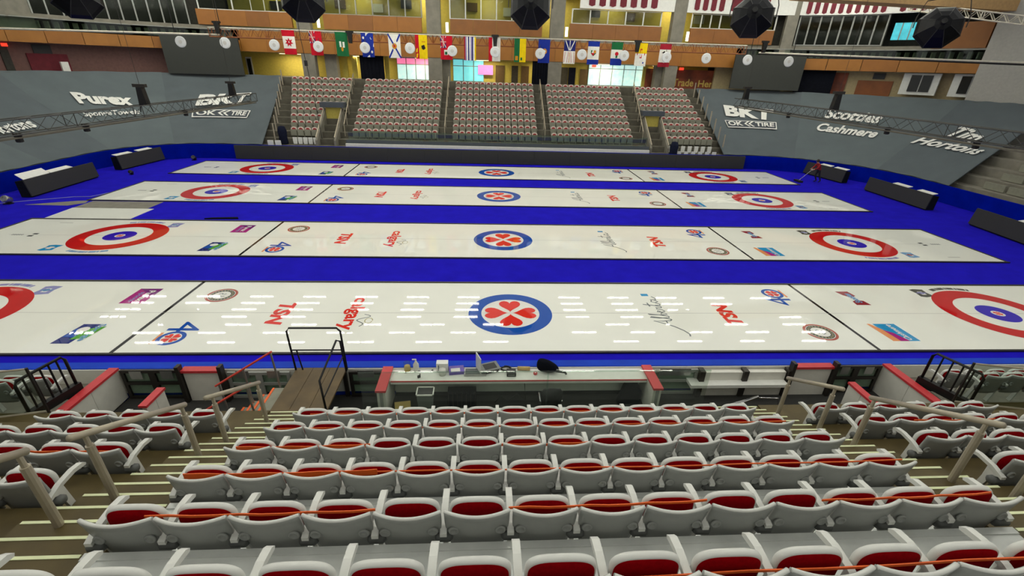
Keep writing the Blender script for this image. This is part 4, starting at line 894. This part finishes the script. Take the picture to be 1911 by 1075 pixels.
# seats beyond the barriers at both lower corners
for sg, nm in ((-1, 'left'), (1, 'right')):
    for q, (y, zt) in enumerate(((-13.62, 1.86), (-12.95, 1.46))):
        for k in range(5): near_seat(sg*(9.75+PT*k), y, zt-PH, f'grey seat behind the {nm} glass beyond the black barrier, {ORD[k+1]} out, {("upper","lower")[q]} row', k == (4 if sg < 0 else 0), 'corner seats behind glass')
for sg, nm in ((-1, 'left'), (1, 'right')):
    mb = MB(); a, b = sorted((sg*9.05, sg*16)); mb.box(a, b, -13.3, -12.27, 0, .72); mb.box(a, b, -13.9, -13.3, 0, 1.12)
    struct('floor_corner_tiers', mb, 'concrete', f'concrete tiers under the {nm} corner seats', 'stand tiers')
# ------------------------------------------------------------------ handrails in the aisles
def nose(y): return 4.61-.38-RR/RP*(y-RY[0])
def handrail(x, y0, y1, label, hh=.80, over=.13):
    t = thing('handrail', label, 'handrail', (0,0,0), 'aisle handrails')
    for y in (y0, y1):
        z = nose(y); MB().tube([(x, y, z-.12), (x, y, z+hh-.14)], .036, 10).build('post', 'rail_beige', t)
        MB().tube([(x, y, z+hh-.14), (x, y, z+hh)], .022, 8).build('post_top', 'rail_beige', t)
    d = (nose(y1)-nose(y0))/(y1-y0); a, b = y0-over, y1+.06
    mb = MB(); mb.smooth = True; mb.tube([(x, a, nose(y0)+hh-d*over), (x, b, nose(y1)+hh+d*.06)], .034, 12); mb.build('rail', 'rail_beige', t)
handrail(-4.58, -17.48, -16.29, 'beige handrail in the left aisle, middle one')
handrail(-4.60, -15.70, -14.62, 'beige handrail at the bottom of the left aisle')
handrail(-4.57, -19.2, -18.02, 'beige handrail at the left edge, nearest the camera')
handrail(4.62, -15.48, -14.56, 'beige handrail at the bottom of the right aisle')
handrail(4.42, -17.5, -16.30, 'beige handrail in the right aisle, middle one')
handrail(4.62, -19.2, -17.9, 'beige handrail at the right edge, nearest the camera')
# ------------------------------------------------------------------ orange tapes along the rows
def tape(pts, label, wd=.022):
    t = MB(); L = []
    for x, y, z in pts: L.append(Vector((x, y, z)))
    vs = []; n = len(L)
    for p in L: vs += [p+Vector((0, -.004, -wd/2)), p+Vector((0, -.004, wd/2)), p+Vector((0, .004, wd/2)), p+Vector((0, .004, -wd/2))]
    fs = []
    for i in range(n-1): a = i*4; fs += [(a+k, a+(k+1)%4, a+4+(k+1)%4, a+4+k) for k in range(4)]
    fs += [(0,1,2,3), ((n-1)*4+3, (n-1)*4+2, (n-1)*4+1, (n-1)*4)]
    t.add(vs, fs); tag(t.build('orange_tape', 'tape_orange'), label, 'tape', 'orange tapes')
def rowtape(i, x0, x1, label, wd=.022, dy=-.075, up=.035, h0=.66, h1=.66):
    n = 10; tape([(x0+(x1-x0)*k/n, RY[i]+dy+.006*math.sin(k*2), RT[i]-PH+up+h0+(h1-h0)*k/n-.012*math.sin(math.pi*k/n)) for k in range(n+1)], label, wd)
rowtape(0, -1.1, 3.69, 'orange tape across the nearest row on the right', .02, -.08, .0, .60, .72)
rowtape(1, -3.45, -1.7, 'orange tape across the fifth row at left', .022, -.075, .035, .66, .67)
rowtape(1, -.64, 1.0, 'orange tape across the middle of the fifth row', .022, -.075, .035, .66, .69)
rowtape(1, 2.0, 3.5, 'orange tape across the fifth row at right', .02, -.075, .035, .66, .70)
rowtape(2, -3.75, -1.9, 'wide orange tape across the left of the fourth row', .07, -.085, .035, .655, .665)
rowtape(2, -1.9, 3.6, 'thin orange tape across the rest of the fourth row', .014, -.08, .035, .665, .69)
rowtape(3, -3.75, -2.2, 'orange tape across the left of the third row', .05, -.085, .035, .66, .67)
rowtape(3, -.65, .45, 'orange tape across the middle of the third row', .035, -.085, .035, .65, .66)
rowtape(4, -3.7, 3.6, 'orange tape threaded along the second row', .022, -.085, .035, .655, .67)
rowtape(5, -3.6, 2.6, 'orange tape threaded along the front row', .03, -.085, .035, .655, .66)
rowtape(3, -6.2, -5.05, 'orange tape across the left block beside the stairs', .04, -.085, .035, .66, .64)
rowtape(4, 5.6, 6.9, 'orange tape across the right block', .025, -.085, .035, .66, .66)
# ================================================================== FRONT AREA: boxes, desk, platform
struct('floor_box_area', box1(-8.85, 8.85, -13.9, -12.27, -.05, .35), 'led_black', 'dark floor mat in the boxes behind the near boards', 'floor')
# desk
t = thing('officials_desk', 'long white desk with red edge strip behind the near boards', 'desk')
box1(-2.93, 2.86, -12.70, -12.28, 1.02, 1.06).build('top', 'white_paint', t)
box1(-2.9, 2.83, -12.715, -12.70, 1.03, 1.055).build('edge_strip', 'red_cap', t); box1(-2.9, 2.83, -12.72, -12.70, .98, 1.028).build('edge_lip', 'white_paint', t)
box1(-2.9, 2.83, -12.32, -12.28, .45, 1.02).build('back_panel', 'white_paint', t); box1(-2.9, 2.83, -12.33, -12.28, .35, .45).build('kick_panel', 'black_plastic', t)
for i, (x, nm) in enumerate(((-3.02, 'left'), (2.93, 'right'))):
    t = thing('desk_side_wall', f'white side wall with red cap at the {nm} end of the desk', 'partition', (0,0,0), 'desk side walls')
    box1(x-.09, x+.09, -13.12, -12.28, .35, 1.10).build('panel', 'white_board', t); box1(x-.11, x+.11, -13.16, -12.28, 1.10, 1.15).build('cap', 'red_cap', t); box1(x-.03, x+.03, -13.15, -13.12, .35, 1.1).build('end_strip', 'frame_grey', t)
# partitions of the penalty boxes
def partition(x, y0, y1, zb, label, zt=1.10, wd=.16):
    t = thing('box_partition', label, 'partition', (0,0,0), 'penalty box partitions')
    n = 2
    for i in range(n): box1(x-wd/2+.02, x+wd/2-.02, y0+(y1-y0)*i/n+.004, y0+(y1-y0)*(i+1)/n-.004, zb, zt).build('panel', 'white_board', t)
    box1(x-wd/2-.02, x+wd/2+.02, y0-.03, y1, zt, zt+.05).build('cap', 'red_cap', t)
partition(-8.94, -13.8, -12.28, .35, 'white partition with long red cap left of the left penalty box')
partition(8.86, -13.8, -12.28, .35, 'white partition with long red cap right of the right penalty box')
partition(-7.5, -13.55, -13.0, .35, 'short red capped partition inside the left box', 1.12, .12)
partition(7.42, -13.75, -13.0, .35, 'short red capped partition inside the right box', 1.12, .12)
for x0, x1, nm in ((-7.42, -6.66, 'left'), (6.47, 7.40, 'right')):
    t = thing('box_front_panel', f'white front panel with red cap in the {nm} penalty box', 'partition')
    box1(x0, x1, -12.42, -12.30, .35, 1.12).build('panel', 'white_board', t); box1(x0-.03, x1+.03, -12.46, -12.28, 1.12, 1.18).build('cap', 'red_cap', t)
    for x in (x0-.06, x1+.06): box1(x-.04, x+.04, -12.5, -12.36, .35, 1.3).build('post', 'dark_metal', t)
def framed(x0, x1, z0, z1, y, n, label, m='dark_metal'):
    t = thing('box_door', label, 'door', (0,0,0), 'penalty box doors')
    for i in range(n):
        a = x0+(x1-x0)*i/n; b = x0+(x1-x0)*(i+1)/n; 
        for p, q in ((a, a+.07), (b-.07, b)): box1(p, q, y-.05, y, z0, z1).build('stile', m, t)
        for z in (z0, (z0+z1)/2, z1-.07): box1(a+.07, b-.07, y-.05, y, z, z+.07).build('rail', m, t)
        box1(a+.07, b-.07, y-.03, y-.02, z0+.07, z1-.07).build('pane', 'glass_green', t)
        box1(a+.2, b-.2, y-.06, y-.05, z0+.55, z0+.75).build('latch_plate', 'steel', t)
framed(-8.8, -7.5, .35, 1.12, -12.30, 2, 'dark framed glass door of the left penalty box')
framed(7.5, 8.72, .35, 1.12, -12.30, 2, 'dark framed glass door of the right penalty box')
framed(-3.9, -3.14, .35, 1.05, -12.30, 1, 'dark framed door between the platform and the desk')
framed(3.06, 4.2, .35, 1.05, -12.30, 1, 'dark framed door right of the desk', 'frame_grey')
framed(-6.55, -5.2, .35, 1.05, -12.30, 2, 'grey framed door behind the red taped railing', 'frame_grey')
t = thing('bench_wall', 'white wall panels with dark posts right of the desk', 'partition')
for i in range(2): box1(4.3+1.05*i, 5.25+1.05*i, -12.42, -12.30, .35, 1.02).build('panel', 'white_board', t)
box1(3.95, 6.3, -12.62, -12.30, .72, .80).build('shelf', 'white_paint', t)
for x in (4.25, 5.3, 6.38): box1(x-.06, x+.06, -12.48, -12.3, .35, 1.08).build('post', 'dark_metal', t)
# glass in front of the first row
for i, (x0, x1, nm) in enumerate(((-3.2, .36, 'left of the thin mullion'), (.40, 3.6, 'right of the thin mullion'))):
    t = thing('glass_barrier', f'clear glass barrier between the first row and the desk, {nm}', 'glass barrier', (0,0,0), 'glass barriers by the desk')
    box1(x0, x1, -13.80, -13.788, .35, 2.08).build('pane', 'glass_clear', t); box1(x0, x1, -13.805, -13.783, 2.08, 2.095).build('edge', 'glass_green', t)
tag(box1(.365, .395, -13.82, -13.78, .35, 2.1).build('glass_mullion', 'glass_green'), 'thin clear mullion between the two desk glass panes', 'post')
for sg, nm in ((-1, 'left'), (1, 'right')):
    t = thing('corner_glass', f'greenish glass panels with metal posts at the {nm} lower corner', 'glass barrier')
    P_ = [(sg*8.95, -13.85), (sg*10.4, -14.15), (sg*12.2, -14.55)]
    for (xa, ya), (xb, yb) in zip(P_[:-1], P_[1:]):
        MB().add([(xa,ya,1.3),(xb,yb,1.3),(xb,yb,2.25),(xa,ya,2.25)], [(0,1,2,3)]).build('pane', 'glass_green', t)
        MB().tube([(xa,ya,2.25),(xb,yb,2.25)], .018, 6).build('top_edge', 'rail_beige', t); MB().tube([(xa,ya,1.3),(xb,yb,1.3)], .022, 6).build('bottom_edge', 'rail_beige', t)
    for x, y in P_: MB().tube([(x,y,1.2),(x,y,2.27)], .025, 6).build('post', 'dark_metal', t)
# black barred barriers
def barrier(x0, y0, x1, y1, z0, z1, label, n=6):
    t = thing('black_barrier', label, 'barrier', (0,0,0), 'black barred barriers'); a, b = Vector((x0,y0,0)), Vector((x1,y1,0)); Z = Vector((0,0,1))
    d = b-a
    mb = MB(); mb.smooth = True; mb.tube([a+Z*z0, a+Z*(z1-.08), a+d*.06+Z*z1, a+d*.94+Z*z1, b+Z*(z1-.08), b+Z*z0], .028, 8); mb.build('frame', 'black_metal', t)
    for k in range(1, n): p = a+d*(k/n); MB().tube([p+Z*z0, p+Z*z1], .018, 6).build('bar', 'black_metal', t)
    MB().cbox((a+b)/2+Z*(z0-.06), (d.length+.1, .12, .2), math.atan2(d.y, d.x)).build('base', 'black_metal', t)
barrier(-9.12, -13.0, -9.3, -13.85, 1.25, 1.95, 'black barred barrier at lower left beside the red cap')
barrier(9.05, -13.0, 9.35, -13.85, 1.25, 1.95, 'black barred barrier at lower right beside the red cap', 5)
# platform over the boards with railings
t = thing('timber_platform', 'brown plywood platform stepping over the near boards', 'platform')
for i in range(3):
    x0 = -5.06+.37*i; box1(x0+.004, x0+.366, -13.75, -12.25, 1.06, 1.10).build('board', 'plywood', t)
for x in (-5.02, -4.0):
    for y in (-13.7, -12.3): box1(x-.04, x+.04, y-.04, y+.04, .35, 1.06).build('leg', 'dark_metal', t)
box1(-5.06, -3.95, -13.86, -13.755, 1.14, 1.18).build('threshold', 'plywood', t)
t = thing('platform_gate', 'black tube gate standing at the ice end of the platform', 'railing')
mb = MB(); mb.smooth = True; mb.tube([(-5.05,-12.32,1.1),(-5.08,-12.32,2.1),(-5.02,-12.32,2.18),(-4.02,-12.32,2.18),(-3.95,-12.32,2.1),(-3.93,-12.32,1.1)], .022, 8); mb.build('frame', 'black_metal', t)
MB().tube([(-5.04,-12.32,1.62),(-3.95,-12.32,1.62)], .016, 6).build('crossbar', 'black_metal', t); MB().tube([(-4.9,-12.32,1.1),(-4.95,-12.32,1.62)], .016, 6).build('stay', 'black_metal', t)
t = thing('platform_railing', 'black tube handrail along the right side of the platform', 'railing')
mb = MB(); mb.smooth = True; mb.tube([(-3.95,-13.72,1.1),(-4.05,-13.55,1.72),(-4.0,-12.5,1.98),(-3.96,-12.4,1.9),(-3.93,-12.38,1.1)], .022, 8); mb.build('frame', 'black_metal', t)
MB().tube([(-4.0,-13.6,1.35),(-3.95,-12.42,1.5)], .016, 6).build('midrail', 'black_metal', t); MB().tube([(-3.98,-13.66,1.1),(-4.03,-13.58,1.6)], .02, 6).build('post', 'black_metal', t)
# steps up to the platform, edges taped orange
t = thing('taped_steps', 'grey steps with orange taped edges up to the platform', 'stairs')
for k in range(4):
    x1 = -5.08-.24*k; z = 1.10-.17*(k+0.0) - .05
    box1(x1-.24, x1, -13.75, -12.9, .35, z).build('step', 'far_seat_grey', t); box1(x1-.245, x1-.20, -13.76, -12.9, z-.015, z+.008).build('taped_edge', 'tape_orange', t)
t = thing('taped_railing', 'steel railing wrapped in red tape beside the platform steps', 'railing')
A = [Vector((-6.45,-12.95,1.15)), Vector((-5.15,-12.95,2.0))]
MB().tube(A, .022, 8).build('top_rail', 'tape_red', t)
for f in (.06, .5, .98): p = A[0]+(A[1]-A[0])*f; MB().tube([p, (p.x+.04, p.y, .4 if f < .9 else 1.1)], .02, 8).build('post', 'steel', t)
t = thing('taped_railing', 'second red taped steel railing nearer the stairs', 'railing')
A = [Vector((-6.2,-13.82,1.22)), Vector((-5.2,-13.80,1.86))]
MB().tube(A, .022, 8).build('top_rail', 'tape_red', t)
for f in (.1, .9): p = A[0]+(A[1]-A[0])*f; MB().tube([p, (p.x+.05, p.y, .4)], .02, 8).build('post', 'steel', t)
# chrome trolley right of the desk
t = thing('chrome_pole_rack', 'rack of long chrome poles lying right of the desk', 'rack')
for i in range(3): MB().tube([(3.9+.03*i,-13.35-.07*i,.62+.03*i),(5.35-.05*i,-13.0-.05*i,.78+.03*i)], .022, 8).build('pole', 'chrome', t)
for x, y in ((3.85,-13.4), (4.05,-13.45)): MB().tube([(x,y,.36),(x,y,.72),(x+.12,y,.76),(x+.16,y,.36)], .014, 6).build('leg', 'chrome', t)
MB().tube([(5.3,-13.1,.82),(5.75,-13.1,.8),(5.85,-13.1,.4)], .016, 6).build('handle', 'chrome', t)
# ------------------------------------------------------------------ things on and under the desk
DZ = 1.06
def d(u, v): p = onZ(u, v, DZ); return (p.x, min(max(p.y, -12.66), -12.32), DZ)
t = thing('cleaner_jug', 'clear plastic jug of pale liquid at the left of the desk', 'jug', d(762, 686)); mb = MB(); mb.smooth = True; mb.lathe([(.05,0),(.055,.03),(.05,.1)], 12); mb.build('liquid', 'card', t); mb = MB(); mb.lathe([(.057,0),(.062,.05),(.06,.17),(.03,.2)], 12); mb.build('bottle', 'glass_clear', t)
t = thing('pump_bottle', 'white pump bottle at the left of the desk', 'bottle', d(778, 687)); mb = MB(); mb.smooth = True; mb.lathe([(.045,0),(.05,.02),(.05,.13),(.025,.17),(.02,.19)], 12); mb.build('bottle', 'light_plastic', t); mb = MB(); mb.tube([(0,0,.19),(0,0,.235)], .014, 8); mb.tube([(0,0,.23),(-.06,0,.23)], .012, 6); mb.build('pump', 'white_paint', t)
t = thing('paper_towel_box', 'white box with a paper roll on the desk', 'box', d(826, 690)); MB().box(-.1,.1,-.05,.07,0,.17).build('box', 'white_paint', t); mb = MB(); mb.smooth = True; mb.lathe([(.02,0),(.06,0),(.06,.11),(.02,.11)], 14, (.01,-.12,0)); mb.build('roll', 'light_plastic', t); MB().box(-.07,-.05,-.055,-.05,.03,.14).build('label_strip', 'p_grey', t)
t = thing('violet_carton', 'violet and white carton lying on the desk', 'carton', d(852, 693), None, .12); MB().box(-.13,.13,-.1,.1,0,.05).build('carton', 'violet_box', t); MB().box(-.1,.06,-.08,.02,.05,.055).build('label', 'light_plastic', t)
t = thing('equipment_tray', 'silver keyboard tray on the desk left of the laptop', 'tray', d(887, 696)); MB().box(-.19,.19,-.1,.1,0,.04).build('tray', 'steel', t)
for k in range(4): MB().box(-.17,.17,-.08+.04*k,-.055+.04*k,.04,.05).build('key_row', 'p_grey', t)
t = thing('laptop', 'open laptop seen from behind on the desk', 'laptop', d(913, 684), None, .35); MB().box(-.17,.17,-.12,.12,.06,.08).build('base', 'grey_plastic', t); MB().cbox((-.2,.0,.2),(.015,.24,.30)).build('screen', 'light_plastic', t); MB().box(-.1,.12,-.08,.08,.08,.084).build('keyboard', 'black_plastic', t); MB().box(-.15,.15,-.1,.1,0,.06).build('stand', 'dark_metal', t)
t = thing('cable_loop', 'coiled black cable on the desk right of the laptop', 'cable', d(944, 685)); mb = MB(); mb.smooth = True; mb.tube([(.09*math.cos(k*.5),.06*math.sin(k*.5),.015+.001*k) for k in range(30)], .01, 5); mb.build('cable', 'black_plastic', t)
t = thing('black_device', 'small black electronic box on the desk', 'device', d(954, 698)); MB().box(-.08,.08,-.08,.06,0,.07).build('case', 'black_plastic', t); MB().box(-.06,.06,-.082,-.08,.02,.05).build('panel', 'grey_plastic', t)
t = thing('brown_roll', 'brown cardboard roll lying on the desk', 'roll', d(977, 688)); mb = MB(); mb.smooth = True; mb.tube([(-.11,0,.035),(.11,-.01,.035)], .035, 12); mb.build('roll', 'card', t)
t = thing('tape_puck', 'small red and white roll of tape on the desk', 'tape roll', d(999, 698)); mb = MB(); mb.lathe([(.015,0),(.035,0),(.035,.03),(.015,.03)], 14); mb.build('roll', 'red_cap', t); mb = MB(); mb.lathe([(.005,.03),(.014,.034)], 10); mb.build('core', 'white_paint', t)
t = thing('backpack', 'black backpack slumped on the desk', 'bag', d(1022, 694)); mb = MB(); mb.smooth = True
mb.add([Vector((x,y,z)) for x,y,z in ((-.2,-.1,0),(.2,-.12,0),(.22,.08,0),(-.18,.1,0),(-.2,-.08,.16),(.17,-.12,.12),(.16,.08,.13),(-.17,.1,.17),(-.16,-.04,.25),(.0,-.06,.2),(.0,.07,.21),(-.15,.08,.26))], [(0,3,2,1),(0,1,5,4),(1,2,6,5),(2,3,7,6),(3,0,4,7),(4,5,9,8),(6,7,11,10),(7,4,8,11),(5,6,10,9),(8,9,10,11)]); bag = mb.build('body', 'black_cloth', t); sm = bag.modifiers.new('s', 'SUBSURF'); sm.levels = 2; sm.render_levels = 2
MB().tube([(.1,-.12,.08),(.24,-.14,.07),(.26,-.1,.02)], .018, 6).build('strap', 'black_plastic', t); MB().box(.11,.15,-.14,-.125,.10,.12).build('buckle', 'steel', t)
t = thing('small_clamp', 'small black clamp at the front edge of the desk', 'clamp', d(782, 705)); MB().cbox((0,0,.025),(.05,.02,.05),.5).build('jaw', 'black_plastic', t); MB().cbox((.02,0,.05),(.015,.02,.06)).build('lever', 'black_plastic', t)
for i, (u, v) in enumerate(((757, 696), (783, 693), (808, 685))): tag(MB().prism([(-.025,0),(.025,0),(.015,.012),(-.015,.012)], lambda a, b, dd: (a, dd, b), -.012, .012).build('cable_clip', 'black_plastic', None, d(u, v)), f'tiny dark clip lying on the desk, {ORD[i+1]} from left', 'clip', 'clips on the desk')
t = thing('waste_bin', 'grey open waste bin under the left of the desk', 'bin', (-2.12, -12.95, .35)); mb = MB(); mb.prism([(-.13,-.1),(.13,-.1),(.13,.1),(-.13,.1)], lambda a, b, q: (a*(1+.35*q), b*(1+.35*q), q*.62), 0, .98); mb.build('body', 'grey_plastic', t); mb = MB()
for a, b, c_, d_ in ((-.19,.19,-.15,-.125), (-.19,.19,.125,.15), (-.19,-.165,-.15,.15), (.165,.19,-.15,.15)): mb.box(a, b, c_, d_, .6, .63)
mb.build('rim', 'light_plastic', t); MB().box(-.16,.16,-.12,.12,.605,.612).build('liner', 'black_plastic', t)
t = thing('cardboard_flap', 'folded cardboard sheet on the floor left of the bin', 'cardboard', (-2.62, -13.0, .35)); MB().cbox((0,0,.16),(.34,.02,.36),.15,-.5).build('sheet', 'card', t); MB().cbox((0,.1,.01),(.34,.2,.012),.15).build('fold', 'card', t)
t = thing('office_chair', 'black chair with chrome arms pushed under the desk', 'chair', (.58, -13.12, .35))
mb = MB(); mb.smooth = True; mb.prism([(-.21,.42),(.21,.42),(.23,.84),(.17,.93),(0,.97),(-.17,.93),(-.23,.84)], lambda a, b, q: (a, q-.08*(1-(a/.2)**2)*.4, b), -.2, -.16); mb.build('backrest', 'black_plastic', t)
MB().box(-.2,.2,-.16,.22,.40,.45).build('seat', 'black_plastic', t)
for sx in (-1, 1):
    MB().tube([(sx*.23,-.15,.0),(sx*.23,-.15,.58),(sx*.23,.15,.58),(sx*.23,.15,.0)], .014, 6).build('arm_leg', 'chrome', t)
t = thing('leaning_case', 'dark padded case leaning at the right end under the desk', 'case', (2.52, -12.62, .35)); MB().prism([(-.28,0),(.22,0),(.26,.35),(.12,.58),(-.12,.60),(-.2,.3)], lambda a, b, q: (a, q, b), -.08, .08).build('case', 'black_cloth', t)
t = thing('under_desk_crate', 'dark wire crate under the desk beside the bin', 'crate', (-1.35, -12.6, .35)); 
for k in range(7): MB().box(-.3+.1*k-.008, -.3+.1*k+.008, -.16, -.145, 0, .42).build('wire', 'dark_metal', t)
MB().box(-.32,.32,-.14,.14,0,.36).build('contents', 'black_cloth', t)
tag(MB().tube([(-.6,-12.6,.36),(-.45,-12.6,.55),(-.3,-12.62,.42),(-.1,-12.6,.6),(.1,-12.64,.45),(.05,-12.7,1.0)], .012, 5).build('hanging_cable', 'black_plastic'), 'black cable hanging from the desk to the floor', 'cable')
tag(MB().prism([(-8.3,-13.7),(-8.0,-13.75),(-8.05,-13.4),(-8.2,-13.35)], lambda a, b, q: (a, b, q), .35, .39).build('green_cloth', 'green_cloth'), 'small green cloth lying beside the left red capped partition', 'cloth')
for o in list(COL.objects):
    if o.parent is None and o.name.split('.')[0] in ('cleaner_jug', 'pump_bottle', 'paper_towel_box', 'violet_carton', 'equipment_tray', 'laptop', 'cable_loop', 'black_device', 'brown_roll', 'tape_puck', 'small_clamp'): o.scale = (1.3, 1.3, 1.3)
    if o.name == 'backpack': o.scale = (1.55, 1.2, 1.5)
# ------------------------------------------------------------------ loose lamps on the carpet
for i, (x, y, s, lb) in enumerate(((-26.3, 4.3, .6, 'silver drum lamp on the carpet at the left edge'), (-25.1, 11.9, .4, 'small dark lamp on the carpet between the two left boards'), (-24.0, 17.4, .5, 'small dark lamp on the carpet at the far left corner'))):
    t = thing('floor_lamp_head', lb, 'lamp', (x, y, 0)); R_ = Matrix.Rotation(math.radians(62), 3, 'X') @ Matrix.Rotation(.2, 3, 'Z')
    mb = MB(); mb.smooth = True; mb.lathe([(.10*s,-.35*s),(.28*s,-.3*s),(.32*s,.2*s),(.30*s,.25*s)], 16, (0,0,.42*s), R_); mb.build('drum', 'steel' if i == 0 else 'dark_metal', t)
    mb = MB(); mb.lathe([(.02*s,.22*s),(.26*s,.235*s),(.28*s,.25*s)], 16, (0,0,.42*s), R_); mb.build('lens', 'disc_white' if i == 0 else 'grey_plastic', t)
    MB().box(-.3*s,.3*s,-.2*s,.2*s,0,.08*s).build('base', 'black_metal', t)
tag(MB().prism([(0,0),(1.2,.1),(1.0,.35),(.1,.3)], lambda a, b, q: (-27.0+a, 2.6+b*2, q), 0, .35).build('cable_case', 'black_cloth'), 'black case on the carpet at the left edge', 'case')
tag(MB().prism([(0,0),(1.6,.12),(1.5,.3),(.3,.16)], lambda a, b, q: (-15.0+a, 2.05+b, q), 0, .06).build('black_wedge', 'black_cloth'), 'thin black wedge lying on the blue strip between two sheets', 'mat')
tag(MB().tube([(-29, 3.2, .012), (-27.5, 3.9, .012), (-25.8, 5.0, .012), (-24.2, 5.9, .012), (-23.4, 6.0, .012), (-23.0, 7.0, .012)], .02, 5).build('carpet_cable', 'p_lilac'), 'thin pale cable lying across the carpet at far left', 'cable')
# ------------------------------------------------------------------ person in red pushing a sweeper
px, py = 25.0, 13.6
bm_ = bpy.data.meshes.new('sk')
V = dict(pel=(.0,.05,.92), wa=(-.05,.0,1.08), ch=(-.18,-.02,1.30), nk=(-.28,-.03,1.45), hd=(-.34,-.04,1.56), ht=(-.37,-.04,1.70), ls=(-.2,.17,1.36), le=(-.34,.22,1.12), lh=(-.58,.12,1.0), rs=(-.2,-.2,1.36), re=(-.32,-.24,1.12), rh=(-.56,-.10,.96),
         lk=(-.10,.13,.50), la=(.10,.12,.09), lt=(-.10,.13,.035), rk=(.10,-.09,.50), ra=(.28,-.10,.12), rt=(.12,-.11,.035), lhp=(0,.13,.88), rhp=(0,-.08,.88))
E_ = [('pel','wa'),('wa','ch'),('ch','nk'),('nk','hd'),('hd','ht'),('ch','ls'),('ls','le'),('le','lh'),('ch','rs'),('rs','re'),('re','rh'),('pel','lhp'),('lhp','lk'),('lk','la'),('la','lt'),('pel','rhp'),('rhp','rk'),('rk','ra'),('ra','rt')]
RAD = dict(pel=.14, wa=.135, ch=.155, nk=.055, hd=.095, ht=.075, ls=.075, le=.05, lh=.038, rs=.075, re=.05, rh=.038, lk=.065, la=.045, lt=.04, rk=.065, ra=.045, rt=.04, lhp=.095, rhp=.095)
K = list(V); bm_.from_pydata([V[k] for k in K], [(K.index(a), K.index(b)) for a, b in E_], [])
ob = link('person_tmp', bm_); md = ob.modifiers.new('sk', 'SKIN'); ob.modifiers.new('ss', 'SUBSURF').levels = 2
for i, k in enumerate(K): sv = bm_.skin_vertices[0].data[i]; sv.radius = (RAD[k], RAD[k]); sv.use_root = (k == 'pel')
dg = bpy.context.evaluated_depsgraph_get(); me = bpy.data.meshes.new_from_object(ob.evaluated_get(dg)); bpy.data.objects.remove(ob)
me.materials.clear()
for m in ('skin', 'shirt_red', 'trousers'): me.materials.append(M[m])
for p in me.polygons:
    c = p.center; p.use_smooth = True
    p.material_index = 0 if (c.z > 1.45 or c.x < -.50) else (1 if c.z > .96 else 2)
person = tag(link('person', me, None, (px, py, 0)), 'person in a red top and dark trousers leaning over a sweeper', 'person')
mb = MB(); mb.smooth = True; mb.lathe([(.02,.12),(.075,.09),(.098,.02),(.10,-.05),(.08,-.09)], 14, (-.345,-.04,1.64)); mb.build('hair', 'hair', person)
for sy in (-1, 1): MB().cbox((-.43, -.04+sy*.035, 1.60), (.02, .02, .015)).build('eye', 'hair', person)
MB().cbox((-.445, -.04, 1.565), (.03, .02, .03)).build('nose', 'skin', person)
for y_, x_, z_ in ((.12,-.58,1.0), (-.10,-.56,.96)):
    for q in range(5): MB().tube([(x_, y_-.03+.015*q, z_), (x_-.05, y_-.03+.015*q, z_-.02), (x_-.06, y_-.03+.015*q, z_-.06)], .009, 5).build('finger', 'skin', person)
t = thing('floor_sweeper', 'long handled floor sweeper held by the person in red', 'sweeper', (px, py, 0))
MB().tube([(-.50, .01, 1.02), (-1.35, .01, .16)], .018, 6).build('handle', 'steel', t); MB().cbox((-1.42, .0, .08), (.28, .75, .12)).build('head', 'black_plastic', t)
MB().tube([(-.6, .13, .97), (-.6, -.11, .95)], .016, 6).build('grip', 'light_plastic', t)
